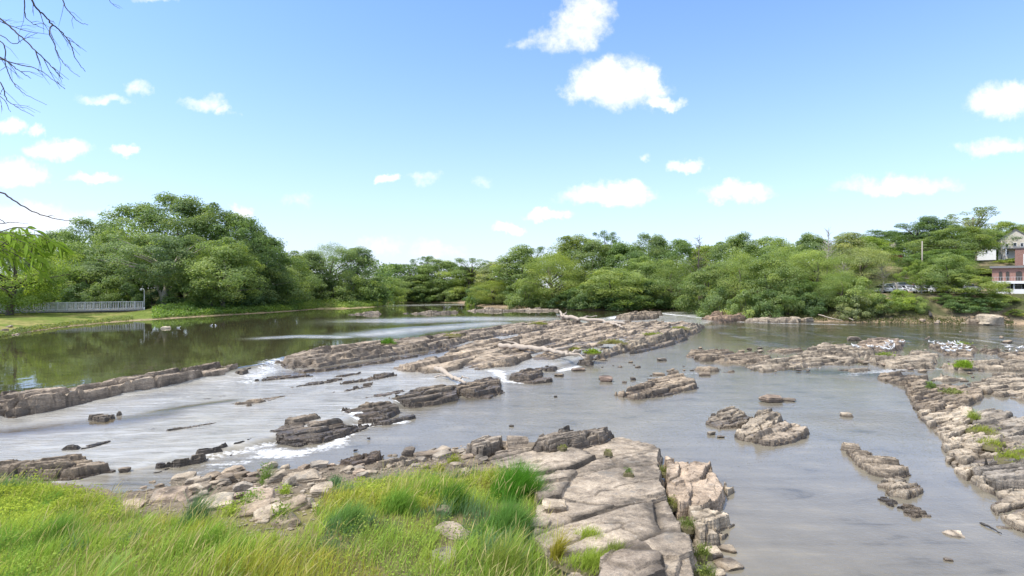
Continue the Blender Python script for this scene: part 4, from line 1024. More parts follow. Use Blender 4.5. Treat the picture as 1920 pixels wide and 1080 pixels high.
tree_proto('broad1', 'tree', 15, 6.0, seed=201, npuff=120, nleaf=170, leaf=.34, peak=.5)
tree_proto('broad2', 'tree', 15, 6.2, seed=202, npuff=105, nleaf=180, leaf=.36, peak=.42, puff=.125)
tree_proto('broad3', 'tree', 14, 5.2, seed=203, npuff=110, nleaf=160, leaf=.32, peak=.6, base=.2)
tree_proto('broad4', 'tree', 13, 6.0, seed=204, npuff=90, nleaf=190, leaf=.38, peak=.5, puff=.13, base=.1)
tree_proto('tall1', 'tree', 17, 4.4, seed=211, npuff=110, nleaf=150, leaf=.33, kind='tall', puff=.09)
tree_proto('tall2', 'tree', 16, 4.0, seed=212, npuff=90, nleaf=160, leaf=.34, kind='tall', puff=.1, base=.22)
tree_proto('feather1', 'tree', 15, 5.2, seed=221, npuff=120, nleaf=190, leaf=.26, leafasp=2.6, droop=.9, puff=.1, peak=.5)
tree_proto('feather2', 'tree', 14, 4.6, seed=222, npuff=110, nleaf=190, leaf=.25, leafasp=2.6, droop=.7, puff=.11, kind='tall')
tree_proto('airy1', 'tree', 17, 4.6, seed=231, npuff=46, nleaf=110, leaf=.32, kind='flat', base=.45, puff=.075, nlimb=20, trunk_h=.88)
tree_proto('airy2', 'tree', 15, 4.0, seed=232, npuff=40, nleaf=100, leaf=.3, kind='tall', base=.4, puff=.08, nlimb=18, trunk_h=.9)
tree_proto('lean', 'tree', 13, 7.2, seed=241, npuff=95, nleaf=170, leaf=.33, peak=.6, base=.3, bark='pale_bark', lean=.16, trunk_r=.42, nlimb=16, fork=True)
tree_proto('lawn', 'tree', 9.5, 6.6, seed=251, npuff=120, nleaf=230, leaf=.25, kind='round', peak=.5, base=.14, puff=.12, trunk_r=.28, lean=.05)
tree_proto('olive', 'tree', 7, 5.0, seed=255, npuff=80, nleaf=170, leaf=.24, kind='dome', base=.3, puff=.12, trunk_r=.16, bark='pale_bark')
tree_proto('bush1', 'shrub', 4, 3.0, seed=261, npuff=48, nleaf=120, leaf=.27, kind='dome', base=.03, puff=.19)
tree_proto('bush2', 'shrub', 4, 2.6, seed=262, npuff=40, nleaf=130, leaf=.24, kind='round', base=.03, puff=.2)
tree_proto('bush3', 'shrub', 3.5, 3.4, seed=263, npuff=50, nleaf=110, leaf=.28, kind='dome', base=.0, puff=.2)

TINT = {'mid': (0.204, 0.279, 0.106), 'dark': (0.164, 0.246, 0.083), 'deep': (0.127, 0.203, 0.083), 'lime': (0.224, 0.309, 0.067), 'yell': (0.314, 0.378, 0.103), 'blue': (0.204, 0.278, 0.137),
        'grey': (0.296, 0.340, 0.164), 'olive': (0.260, 0.326, 0.094), 'bright': (0.291, 0.370, 0.127), 'fresh': (0.241, 0.319, 0.115)}
def plant(kind, px, Y, ytop, wpx, tint, label, group, rz=None, cat=None, zoff=0.0):
    rec = KINDS[kind]; root, h0, r0, used = rec
    Y0 = Y
    if px < 1330: Y *= 1.092
    if 430 < px < 765 and Y0 < 170: Y = np.interp(px, [420, 500, 560, 600, 650, 705, 730, 765], [111, 121, 133, 144, 146, 158, 172, 185]) + 9 + (Y0 - 105) * .45
    elif 730 < px < 876: Y = max(Y, 213 + (Y0 - 170) * .35)
    elif 876 <= px < 1330 and px != 880: Y = max(Y, np.interp(px, [880, 905, 960, 1040, 1100, 1180, 1260, 1330], [178, 158, 154, 146, 136, 136, 142, 127]) + 1.5)
    Y = float(Y)
    if px > 1560 and Y < 113.5: Y -= 4.5 + (px - 1560) * .011
    if not root.name.startswith('shrub') and kind != 'lawn': ytop += 9
    x = PX(px, Y); zg = th(x, Y) - .1 + zoff
    hgt = max(1.0, PZ(ytop, Y) - zg)
    w = wpx * Y / F / 2
    sc = (w / r0, w / r0, hgt / h0)
    rz = (px * .37 + Y) % 6.28 if rz is None else rz
    shrub = root.name.startswith('shrub')
    col = [c * random.Random(int(px * 7 + Y)).uniform(.9, 1.12) for c in TINT[tint]] + [1]
    if used: o = dup(root, (x, Y, zg), rz, sc, label, group)
    else:
        o = root; rec[3] = True
        o.location = (x, Y, zg); o.rotation_euler = (0, 0, rz); o.scale = sc
        o['label'] = label; o['group'] = group
    o['category'] = 'shrub' if shrub else 'tree'
    for ch in o.children:
        if ch.name.startswith('crown'): ch.color = col
    return o

gl, gc, gr, gh = 'trees of the left grove', 'trees at the far bend of the river', 'trees along the far right bank', 'trees on the hillside with houses'
for t in [
    ('lawn', 18, 88, 447, 250, 'lime', 'bright lime green tree with a leaning trunk on the lawn before the footbridge', gl, 1.0),
    ('broad2', 15, 135, 436, 130, 'mid', 'tree top showing behind the lime green lawn tree at the left edge', gl),
    ('broad1', 112, 132, 433, 125, 'dark', 'dark round topped tree between the lawn tree and the tall grove', gl),
    ('broad1', 180, 128, 414, 150, 'mid', 'mid green tree on the left shoulder of the tall grove', gl),
    ('broad4', 215, 118, 436, 130, 'fresh', 'fuller green tree standing above the footbridge in front of the grove shoulder', gl),
    ('broad3', 262, 122, 388, 150, 'mid', 'tall tree just left of the highest crown of the grove', gl),
    ('broad1', 338, 120, 370, 180, 'mid', 'highest tree of the left grove', gl),
    ('broad2', 400, 119, 386, 140, 'mid', 'tree right of the highest crown of the grove', gl),
    ('broad3', 452, 118, 407, 130, 'dark', 'darker tree on the right slope of the grove skyline', gl),
    ('broad4', 492, 116, 438, 110, 'dark', 'last steep tree at the right end of the grove skyline', gl),
    ('lean', 305, 106, 436, 200, 'blue', 'spreading tree with a pale leaning trunk in front of the grove', gl, 0.2),
    ('broad2', 418, 108, 446, 150, 'fresh', 'lighter green broad tree in front of the right half of the grove', gl),
    ('broad4', 165, 110, 490, 130, 'blue', 'low dusky tree over the middle of the footbridge', gl),
    ('broad3', 90, 112, 500, 120, 'deep', 'deep green low tree behind the lawn tree and the footbridge', gl),
    ('broad4', 480, 110, 490, 110, 'mid', 'lower tree hanging over the weeds at the right end of the grove', gl),
    ('broad2', 545, 122, 468, 100, 'fresh', 'light green tree filling the dip right of the tall grove', gl),
    ('tall2', 583, 128, 468, 80, 'mid', 'slim tree in the dip behind the round waterside bush', gl),
    ('feather1', 622, 128, 450, 120, 'blue', 'greyish feathery tree behind the two round waterside bushes', gl),
    ('tall1', 672, 130, 458, 80, 'blue', 'tall tree with a ragged dark top at the end of the left bank trees', gl),
    ('broad2', 715, 140, 510, 90, 'fresh', 'low bright tree stepping down to the water at the tip of the left bank', gl),
    ('tall1', 735, 205, 488, 80, 'dark', 'tree at the left end of the far bend', gc),
    ('airy2', 768, 200, 486, 60, 'dark', 'thin dark topped tree at the far bend', gc),
    ('airy1', 797, 196, 475, 60, 'dark', 'ragged dark tree rising from the far bend', gc),
    ('broad1', 828, 192, 483, 110, 'fresh', 'rounded tree in the middle of the far bend', gc),
    ('airy1', 880, 196, 478, 75, 'mid', 'thin crowned tree with sky showing through at the far bend', gc),
    ('broad3', 870, 190, 498, 90, 'olive', 'olive green tree below the thin crowned one at the far bend', gc),
    ('tall2', 930, 190, 487, 80, 'grey', 'spiky grey green tree where the far bend meets the right bank', gc),
    ('broad4', 775, 186, 512, 110, 'mid', 'low tree over the water at the far bend, left of the silvery strip', gc),
    ('feather1', 925, 152, 517, 90, 'yell', 'yellow green bushy tree at the waterline of the far bend', gc),
    ('tall2', 978, 150, 458, 90, 'fresh', 'first tall tree of the right bank beside the big willow', gr),
    ('airy1', 1000, 158, 458, 60, 'mid', 'thin top poking out behind the first tall tree of the right bank', gr),
    ('feather1', 1035, 138, 466, 130, 'olive', 'big olive green willow like tree leaning over the water', gr),
    ('tall1', 1072, 154, 436, 90, 'olive', 'gnarled thin topped tree above the willow like tree', gr),
    ('broad1', 1112, 150, 447, 110, 'fresh', 'tree below the airy high crown at right of centre', gr),
    ('airy1', 1137, 156, 430, 55, 'dark', 'airy high crown standing above the right bank skyline', gr),
    ('broad2', 1148, 128, 497, 150, 'bright', 'bright low tree overhanging the dark hollow at the waterline', gr),
    ('broad4', 1170, 146, 455, 110, 'dark', 'dark green tree behind the bright overhanging tree', gr),
    ('broad1', 1222, 148, 438, 100, 'mid', 'round crown on the skyline right of the airy high crown', gr),
    ('broad2', 1200, 136, 478, 110, 'fresh', 'fresh green tree right behind the bright overhanging tree', gr),
    ('broad3', 1270, 144, 449, 110, 'dark', 'tree under the left side of the bare dead top', gr),
    ('feather2', 1262, 124, 478, 110, 'fresh', 'tall fresh green tree above the head of the rapids', gr),
    ('broad4', 1330, 122, 498, 110, 'mid', 'darker low tree above the reddish tilted slab', gr),
    ('tall1', 1322, 140, 455, 80, 'olive', 'tree with a thin olive crown just right of the bare dead top', gr),
    ('broad1', 1382, 136, 439, 120, 'mid', 'broad round crown on the skyline right of the bare dead top', gr),
    ('feather2', 1385, 118, 466, 110, 'bright', 'light feathery tree above the far beach', gr),
    ('broad3', 1445, 132, 444, 110, 'fresh', 'tree in the middle of the right bank skyline', gr),
    ('broad2', 1440, 114, 478, 120, 'fresh', 'full crowned tree over the beach with a deep shaded base', gr),
    ('feather2', 1470, 120, 452, 90, 'bright', 'pale upright tree in the middle of the right bank', gr),
    ('broad4', 1520, 136, 437, 90, 'mid', 'rounded dark crown on the skyline left of the grey snag', gr),
    ('feather1', 1530, 114, 460, 120, 'bright', 'tall yellowish green tree left of the grey snag', gr),
    ('broad2', 1505, 110, 520, 110, 'dark', 'dark low tree reaching the beach above the pale boulders', gr),
    ('tall1', 1592, 122, 430, 80, 'grey', 'thin topped grey green tree right of the grey snag', gr),
    ('feather1', 1618, 116, 455, 120, 'grey', 'large feathery grey green tree at the left of the parked cars', gr),
    ('broad3', 1620, 134, 440, 100, 'lime', 'yellow green crown behind the feathery grey green tree', gr),
    ('feather2', 1575, 110, 500, 90, 'fresh', 'narrow tree with a bushy base above the two pale boulders', gr),
    ('broad1', 1655, 165, 427, 110, 'dark', 'dark domed tree on the hill behind the red walled house', gh),
    ('airy1', 1714, 150, 412, 76, 'dark', 'thin dark tree on the hill right of the red walled house', gh),
    ('broad1', 1742, 150, 402, 90, 'deep', 'deep green tree forming the hilltop peak', gh),
    ('broad2', 1790, 142, 418, 120, 'fresh', 'large light green tree on the hill left of the white gabled house', gh),
    ('broad4', 1726, 134, 470, 90, 'dark', 'dark tree hanging over the parked cars', gh),
    ('broad3', 1765, 132, 462, 110, 'dark', 'dark tree between the parked cars and the light hillside tree', gh),
    ('airy1', 1832, 165, 386, 95, 'grey', 'tall thin crowned tree highest on the right skyline', gh),
    ('broad1', 1835, 172, 425, 100, 'deep', 'dusky green tree below the tall thin crowned one', gh),
    ('broad3', 1880, 182, 412, 80, 'olive', 'olive tree at the hilltop behind the cream house', gh),
    ('broad2', 1925, 182, 414, 100, 'fresh', 'pale green tree at the right edge of the hilltop', gh),
    ('olive', 1728, 112.5, 483, 70, 'lime', 'small bright tree with a crooked pale trunk among the parked cars', gh),
    ('broad2', 1775, 111, 470, 80, 'fresh', 'fresh green tree right of the parked cars', gh),
    ('olive', 1812, 109, 508, 130, 'olive', 'spreading olive tree on the bank beside the brick terrace', gh),
]:
    plant(*t[:8], rz=t[8] if len(t) > 8 else None)

sl, sr_, sf = 'bushes of the left bank', 'bushes of the far right bank', 'bushes at the far bend'
for t in [
    ('bush1', 150, 106, 535, 70, 'deep', 'dark bush against the middle of the footbridge', sl), ('bush2', 205, 105, 528, 60, 'mid', 'ragged bush above the right half of the footbridge', sl),
    ('bush1', 245, 106, 535, 60, 'deep', 'dark bush behind the lamp post', sl), ('bush3', 285, 107, 530, 70, 'deep', 'dark bush left of the pale leaning trunk', sl),
    ('bush1', 350, 108, 528, 80, 'dark', 'dark bush right of the pale leaning trunk', sl), ('bush2', 395, 106, 520, 60, 'olive', 'brownish green bush under the lighter broad tree', sl),
    ('bush3', 440, 108, 525, 90, 'deep', 'wide deep green bush under the grove', sl), ('bush1', 485, 106, 528, 70, 'deep', 'deep green bush near the right end of the grove', sl),
    ('bush2', 530, 108, 512, 90, 'fresh', 'tall bright bush closing the right end of the grove', sl), ('bush3', 575, 120, 545, 70, 'mid', 'low bush in the gap before the round waterside bushes', sl),
    ('bush1', 612, 116, 527, 85, 'fresh', 'left of the two round waterside bushes', sl), ('bush2', 655, 122, 515, 75, 'bright', 'right and taller of the two round waterside bushes', sl),
    ('bush3', 655, 117, 548, 60, 'mid', 'low bush below the taller round waterside bush', sl), ('bush1', 700, 128, 530, 60, 'dark', 'dark bush near the tip of the left bank', sl),
    ('bush2', 738, 150, 540, 50, 'bright', 'small bright bush at the water by the tip of the left bank', sl),
    ('bush1', 765, 178, 538, 60, 'mid', 'bush at the left end of the far bend waterline', sf), ('bush3', 800, 178, 543, 60, 'dark', 'low dark bush at the far bend left of the light ones', sf),
    ('bush1', 830, 177, 535, 60, 'fresh', 'fresh bush in the middle of the far bend waterline', sf), ('bush2', 862, 172, 530, 60, 'bright', 'bright bush at the far bend near the round topped small shrub', sf),
    ('bush3', 880, 148, 556, 20, 'lime', 'small round yellow green shrub standing at the water of the far bend', sf), ('bush1', 895, 160, 540, 60, 'deep', 'dark bush behind the small round yellow green shrub', sf),
    ('bush2', 960, 146, 540, 50, 'mid', 'bush between the yellow green tree and the first tall bank tree', sr_), ('bush1', 985, 138, 525, 70, 'fresh', 'light bush at the foot of the first tall bank tree', sr_),
    ('bush3', 1020, 132, 553, 50, 'olive', 'low pale bush under the willow like tree', sr_), ('bush3', 1065, 132, 550, 80, 'deep', 'dark hollow bush under the willow like tree', sr_),
    ('bush1', 1100, 128, 535, 80, 'dark', 'dark bush left of the overhanging bright tree', sr_), ('bush3', 1150, 121, 545, 130, 'dark', 'dark wide bush dipping into the shaded water', sr_),
    ('bush1', 1215, 124, 530, 80, 'deep', 'deep green bush above the brown hump in the rapids', sr_), ('bush3', 1262, 120, 555, 70, 'dark', 'low dark bush at the head of the rapids', sr_),
    ('bush2', 1290, 114, 540, 60, 'fresh', 'fresh bush left of the reddish tilted slab', sr_), ('bush1', 1345, 113, 545, 70, 'mid', 'bush just above the reddish tilted slab', sr_),
    ('bush3', 1395, 108, 552, 80, 'fresh', 'low wide bush at the left end of the far beach', sr_), ('bush1', 1440, 108, 548, 70, 'dark', 'dark bush over the middle of the far beach', sr_),
    ('bush2', 1480, 107, 545, 60, 'mid', 'bush above the left pale boulder', sr_), ('bush1', 1520, 106.5, 550, 60, 'deep', 'deep green bush almost touching the beach', sr_),
    ('bush2', 1560, 108, 545, 60, 'olive', 'brownish bush with dead twigs above the beach', sr_), ('bush1', 1607, 106.5, 557, 62, 'grey', 'pale grey green rounded bush on the beach', sr_),
    ('bush2', 1608, 109, 528, 70, 'bright', 'bright bush above the pale grey green rounded one', sr_), ('bush3', 1650, 108, 555, 60, 'mid', 'bush left of the bare pale trunk on the beach', sr_),
    ('bush2', 1690, 108, 548, 60, 'lime', 'bright bush right of the bare pale trunk on the beach', sr_), ('bush2', 1727, 107, 560, 28, 'fresh', 'narrow upright bush left of the earth slide', sr_),
    ('bush3', 1795, 107.5, 560, 70, 'dark', 'dark bush right of the earth slide', sr_), ('bush1', 1835, 106.5, 562, 80, 'deep', 'deep green bush above the beach boulders', sr_),
    ('bush2', 1868, 107, 552, 50, 'fresh', 'fresh green bush left of the terrace underside', sr_), ('bush3', 1840, 128, 505, 80, 'olive', 'olive hedge below the white gabled house', sr_),
    ('bush3', 1905, 132, 500, 60, 'olive', 'thin grassy bush behind the brick terrace roof', sr_), ('bush3', 1905, 105, 590, 40, 'olive', 'low weedy bush at the right end of the beach', sr_),
    ('bush1', 1880, 108, 568, 50, 'olive', 'brownish bush under the left corner of the terrace', sr_), ('bush2', 1770, 108.5, 552, 46, 'dark', 'dark upright bush at the top of the earth slide', sr_),
    ('bush3', 1815, 109, 545, 70, 'mid', 'green bush below the trunk of the spreading olive tree', sr_),
]:
    plant(*t)

def weeds(name, label, pts_fn, n, col, size, hgt, seed, cat='undergrowth'):
    """a mass of small leafy herbs nobody could count"""
    rg = np.random.RandomState(seed)
    x, y = pts_fn(rg, n)
    z = terrain_h(x, y)
    cl = np.clip(.55 + .5 * fbm(x * .5, y * .5, seed, 3), .15, 1.1)
    zz = z + rg.uniform(0, 1, len(x)) ** .8 * hgt * cl
    P = np.stack([x, y, zz], 1)
    N = rg.normal(0, .6, (len(x), 3)) + np.array([0, -.2, .8])
    V, q = quads_leaf(P, N, size * rg.uniform(.6, 1.4, len(x)), rg, 1.7)
    T = np.clip(.5 + .45 * fbm(x * .35, y * .35, seed + 3, 3) + rg.normal(0, .13, len(x)), 0, 1)
    o = obj(name, meshdata(name, V, q, M['leaf'], {'tint': np.repeat(T, 4)}))
    o.color = tuple(col) + (1,)
    return tag(o, label, cat, kind='stuff')

def band(line_px, lv, d0, d1):
    """sampler over a strip of land behind a waterline"""
    L = [G(p[0], p[1], lv) for p in line_px]
    def fn(rg, n):
        i = rg.randint(0, len(L) - 1, n)
        ln = np.array([math.hypot(L[k + 1][0] - L[k][0], L[k + 1][1] - L[k][1]) for k in range(len(L) - 1)])
        i = rg.choice(len(ln), n, p=ln / ln.sum()); t = rg.uniform(0, 1, n)
        A = np.array(L); p = A[i] + (A[i + 1] - A[i]) * t[:, None]
        dirv = p / np.linalg.norm(p, axis=1, keepdims=True)
        off = rg.uniform(d0, d1, n) + .8 * fbm(p[:, 0] * .4, p[:, 1] * .4, 5, 3)
        p = p + dirv * off[:, None]
        return p[:, 0], p[:, 1]
    return fn
weeds('undergrowth', 'lush bright green weeds along the left bank right of the lamp post', band([(285, 600), (330, 597), (420, 591.5), (500, 587), (570, 582)], ZU, 2.0, 15), 18000, (.20, .30, .075), .34, 1.5, 301)
weeds('undergrowth', 'green weeds on the low tip of the left bank', band([(560, 583), (600, 579.5), (650, 579), (705, 576), (724, 573)], ZU, 2.5, 16), 12000, (.20, .28, .07), .36, 1.6, 302)
weeds('undergrowth', 'patchy weeds on the bare left bank below the lawn', band([(-60, 645), (60, 623), (130, 613), (200, 606), (250, 602)], ZU, 1.6, 6), 5000, (.19, .23, .07), .22, .55, 303)
weeds('undergrowth', 'green fringe of reeds at the far waterline right of the rubble bar', band([(1000, 578), (1100, 582), (1180, 582), (1260, 580), (1330, 585)], ZU, 1.0, 9), 6000, (.10, .15, .04), .34, 1.3, 304)
weeds('undergrowth', 'tangled scrub on the far bank above the stony beach', band([(1390, 593), (1450, 600), (1700, 606), (1900, 609)], 0.3, 4.0, 10), 8000, (.10, .115, .045), .28, 1.0, 305)
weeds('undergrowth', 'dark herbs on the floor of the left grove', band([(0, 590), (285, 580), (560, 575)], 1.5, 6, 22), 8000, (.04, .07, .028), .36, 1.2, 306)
weeds('undergrowth', 'scrub on the hillside between the houses', band([(1640, 560), (1780, 560), (1960, 560)], 2.8, 24, 70), 12000, (.06, .09, .032), .5, 2.6, 307)

def far_wood(label, x0, x1, Ya, Yb, ytop, seed, n, tint):
    rg = np.random.RandomState(seed)
    px = rg.uniform(x0, x1, n); Y = rg.uniform(Ya, Yb, n)
    x = PX(px, Y); z0 = terrain_h(x, Y)
    lim = PZ(ytop(px), Y) + 1.6 * fbm(x * .22, Y * .22, seed, 3)
    z = z0 + (lim - z0) * rg.uniform(0, 1, n) ** .7
    P = np.stack([x, Y, np.maximum(z, z0)], 1)
    N = rg.normal(0, .7, (n, 3)) + np.array([0, -.4, .6])
    V, q = quads_leaf(P, N, .75 * rg.uniform(.6, 1.3, n), rg, 1.5)
    T = np.clip(.5 + .5 * fbm(x * .25, z * .4, seed + 9, 3) + rg.normal(0, .1, n), 0, 1)
    o = obj('woodland', meshdata('woodland', V, q, M['leaf'], {'tint': np.repeat(T, 4)}))
    o.color = tuple(tint) + (1,)
    tag(o, label, 'woodland', kind='stuff')
itp = lambda xs, ys: (lambda p: np.interp(p, xs, ys))
far_wood('distant wood closing the gaps behind the left grove', -900, 740, 160, 190, itp([-120, 0, 180, 340, 500, 560, 680, 740], [455, 452, 445, 440, 460, 485, 480, 500]), 401, 24000, TINT['dark'])
far_wood('distant wood closing the gaps at the far bend', 720, 1000, 215, 245, itp([720, 800, 950, 1000], [500, 496, 500, 480]), 402, 9000, TINT['dark'])
far_wood('distant wood closing the gaps behind the right bank', 980, 1640, 170, 200, itp([980, 1080, 1640], [485, 465, 460]), 403, 16000, TINT['dark'])
far_wood('distant wood along the hilltop behind the houses', 1620, 2050, 195, 220, itp([1620, 1700, 1760, 1850, 2050], [450, 440, 430, 432, 432]), 404, 14000, TINT['dark'])

def dead_tree(label, px, Y, ytop, seed, bark='bark', spread=2.0, base=None, n=26, group=None, lean=0.0, r0=.16):
    rg = np.random.RandomState(seed)
    x = PX(px, Y); zg = th(x, Y) - .2; hh = PZ(ytop, Y) - zg
    root = empty('dead_tree', (x, Y, zg), label, 'dead tree', group)
    mb = MB(); tw = MB()
    tp = [(lean * hh * t + .15 * math.sin(t * 7 + seed), .1 * math.cos(t * 5), hh * t) for t in np.linspace(0, 1, 9)]
    mb.tube(tp, [r0 * (1.2 - t) + .015 for t in np.linspace(0, 1, 9)], 7)
    for k in range(n):
        t = rg.uniform(.45, .98); i = t * 8; a = np.array(tp[int(i)]) * (1 - i % 1) + np.array(tp[min(8, int(i) + 1)]) * (i % 1)
        th_ = rg.uniform(0, 6.28); L = spread * rg.uniform(.4, 1) * (1.3 - t)
        d = np.array([math.cos(th_), math.sin(th_), rg.uniform(.4, 1.3)])
        m = a + d * L * .5 + rg.normal(0, .12, 3); e = m + d * L * .5 + np.array([rg.normal(0, .3), rg.normal(0, .3), rg.normal(.1, .2)])
        tw.tube([a, m, e], [.05, .035, .012], 5)
        for _ in range(2):
            e2 = m + rg.normal(0, .5, 3) * L * .4 + np.array([0, 0, .3]); tw.tube([m, (m + e2) / 2 + rg.normal(0, .06, 3), e2], [.03, .02, .01], 4)
    mb.build('trunk', M[bark], root, True); tw.build('branches', M[bark], root)
    return root
dead_tree('bare dead top rising from the middle of the right bank trees', 1310, 134, 440, 1, spread=4.0, n=40)
dead_tree('grey leafless snag on the skyline left of the thin topped tree', 1552, 118, 434, 2, 'pale_bark', 3.4, n=44)
dead_tree('pale twisted dead tree among the trees above the beach', 1580, 112, 490, 3, 'pale_bark', 3.0, n=24)
dead_tree('bare pale trunk standing on the beach right of the rounded bush', 1681, 106.3, 530, 4, 'pale_bark', .8, n=7, lean=-.05, r0=.2)
dead_tree('leafless greyish tree in front of the parked cars', 1655, 113, 500, 5, 'pale_bark', 3.0, n=30)
dead_tree('thin broken saplings beside the terrace underside', 1893, 105.3, 545, 6, 'pale_bark', 1.4, n=10, r0=.1)

# ================================================================ grass
def blades(x, y, z, hgt, wid, bend, col, rg, tipcol=None, seedhead=False):
    n = len(x)
    yaw = rg.uniform(0, 2 * math.pi, n); ba = rg.normal(.5, .9, n)          # bend mostly toward +x (wind)
    dx, dy = np.cos(ba) * bend * hgt, np.sin(ba) * bend * hgt
    wx, wy = np.cos(yaw), np.sin(yaw)
    lv = [0, .5, 1.0] if not seedhead else [0, .55, .78, 1.0]
    wd = [1, .8, .08] if not seedhead else [.45, .4, 1.5, .3]
    V = []; Cc = []
    tip = col if tipcol is None else tipcol
    for t, w in zip(lv, wd):
        px_, py_, pz_ = x + dx * t * t, y + dy * t * t, z + hgt * (t - .22 * bend * t * t) - .02
        for s in (-1, 1):
            V.append(np.stack([px_ + s * wx * wid * w / 2, py_ + s * wy * wid * w / 2, pz_], 1)); Cc.append(col * (1 - t) + tip * t)
    k = len(lv) * 2
    V = np.stack(V, 1).reshape(-1, 3); Cc = np.stack(Cc, 1).reshape(-1, 3)
    b = np.arange(n)[:, None] * k
    q = np.concatenate([b + np.array([[2 * i, 2 * i + 1, 2 * i + 3, 2 * i + 2]]) for i in range(len(lv) - 1)], 0)
    return V, q, Cc

def merge(parts):
    V, Q, Cc, o = [], [], [], 0
    for v, q, c in parts:
        V.append(v); Q.append(q + o); Cc.append(c); o += len(v)
    return np.concatenate(V), np.concatenate(Q), np.concatenate(Cc)

LIME, GREEN, BLUEG, YEL, STRAW = np.array([.35, .43, .08]), np.array([.19, .32, .06]), np.array([.13, .22, .10]), np.array([.38, .38, .07]), np.array([.47, .38, .20])
GRASS = [hit(*p)[:2] for p in [(-420, 940), (-120, 918), (0, 908), (100, 912), (190, 932), (250, 962), (330, 980), (420, 985), (480, 1003), (540, 1012), (585, 975), (605, 938), (650, 915), (720, 905), (800, 898), (850, 892), (905, 892), (960, 898), (1010, 930), (1018, 1000), (1060, 1015), (1104, 1040), (1092, 1100), (1085, 1300), (600, 1400), (-100, 1400), (-700, 1300)]]
HOLE = [hit(*p)[:2] for p in [(826, 1012), (838, 985), (852, 972), (868, 968), (868, 985), (858, 1010), (852, 1045), (825, 1058), (806, 1050)]]
def sample_poly(poly, n, rg, hole=None, soft=0.35):
    xs = [p[0] for p in poly]; ys = [p[1] for p in poly]
    x = rg.uniform(min(xs), max(xs), n); y = rg.uniform(min(ys), max(ys), n)
    d = sdist(x, y, poly) + .3 * fbm(x * 1.2, y * 1.2, 77, 3)
    k = d > rg.uniform(0, soft, n) ** 1
    if hole: k &= sdist(x, y, hole) < .0
    return x[k], y[k]

def grass_mass():
    rg = np.random.RandomState(7)
    x, y = sample_poly(GRASS, 210000, rg, HOLE)
    z = terrain_h(x, y)
    # colour patches: which grass grows where
    a, b, c = fbm(x * .45, y * .45, 81, 3), fbm(x * .6 + 4, y * .6, 82, 3), fbm(x * .35, y * .5 + 8, 83, 3)
    col = np.where((a > .12)[:, None], LIME, GREEN * .5 + LIME * .5)
    col = np.where((b > .28)[:, None], GREEN, col); col = np.where((b < -.34)[:, None], BLUEG, col); col = np.where((c > .3)[:, None], YEL, col)
    col = col * (1 + rg.normal(0, .16, (len(x), 1))) * (1 + rg.normal(0, .06, (len(x), 3)))
    dens = np.clip(.75 + .7 * fbm(x * .8, y * .8, 84, 3), .25, 1)
    k = rg.uniform(size=len(x)) < dens
    x, y, z, col = x[k], y[k], z[k], col[k]
    h = (.33 + .36 * fbm(x * .8, y * .8, 85, 3)) * rg.uniform(.5, 1.4, len(x))
    h = np.maximum(h, .1)
    p1 = blades(x, y, z, h, rg.uniform(.008, .018, len(x)), rg.uniform(.1, .8, len(x)), col, rg, np.clip(col * 1.15 + .02, 0, 1))
    # straw coloured stems with seed heads, in drifts
    sx, sy = sample_poly(GRASS, 17000, rg, HOLE)
    m = fbm(sx * .4 + 3, sy * .4, 91, 3) > rg.uniform(-.25, .5, len(sx))
    sx, sy = sx[m], sy[m]; sz = terrain_h(sx, sy)
    sc = STRAW * (1 + rg.normal(0, .15, (len(sx), 1)))
    p2 = blades(sx, sy, sz, rg.uniform(.45, .8, len(sx)), np.full(len(sx), .011), rg.uniform(.2, .7, len(sx)), LIME * .8 + np.zeros_like(sc), rg, np.clip(sc, 0, 1), True)
    # brown dead stalks low in the sward
    bx, by = sample_poly(GRASS, 24000, rg, HOLE)
    m = fbm(bx * .5, by * .5, 95, 3) > rg.uniform(-.1, .5, len(bx)); bx, by = bx[m], by[m]
    p3 = blades(bx, by, terrain_h(bx, by), rg.uniform(.2, .45, len(bx)), np.full(len(bx), .009), rg.uniform(.5, 1.2, len(bx)), np.tile(np.array([.20, .15, .075]), (len(bx), 1)), rg)
    V, q, Cc = merge([p1, p2, p3])
    tag(obj('grass', meshdata('grass', V, q, M['blade'], {'Col': np.clip(Cc, 0, 1)})), 'long seeding grass covering the near bank', 'grass', kind='stuff')
grass_mass()

def leafy(label, poly_px, n, hgt, size, col, seed):
    """broad leaved bright weeds of the near bank"""
    rg = np.random.RandomState(seed)
    poly = [hit(*p)[:2] for p in poly_px]
    x, y = sample_poly(poly, n, rg, None, .5)
    z = terrain_h(x, y)
    cl = np.clip(.6 + .7 * fbm(x * 1.1, y * 1.1, seed, 3), .1, 1.2)
    P = np.stack([x, y, z + rg.uniform(.05, 1, len(x)) ** .7 * hgt * cl], 1)
    V, q = quads_leaf(P, rg.normal(0, .6, (len(x), 3)) + np.array([0, -.2, .7]), size * rg.uniform(.6, 1.5, len(x)), rg, 2.0)
    cc = np.array(col) * (1 + rg.normal(0, .18, (len(x), 1))) * (1 + .35 * fbm(x * .9, y * .9, seed + 2, 3))[:, None]
    tag(obj('weed_patch', meshdata('weed_patch', V, q, M['blade'], {'Col': np.repeat(np.clip(cc, 0, 1), 4, 0)})), label, 'weeds', kind='stuff')
leafy('bright yellow green leafy weeds at the left edge below the layered outcrop', [(-300, 960), (0, 908), (100, 910), (190, 932), (240, 965), (200, 990), (0, 990), (-300, 1000)], 34000, .6, .055, (.36, .42, .07), 501)
leafy('yellow green leafy weeds along the upper edge of the centre grass', [(595, 965), (645, 915), (720, 902), (850, 890), (960, 898), (1000, 935), (940, 950), (800, 955), (680, 970)], 22000, .45, .05, (.34, .39, .07), 502)

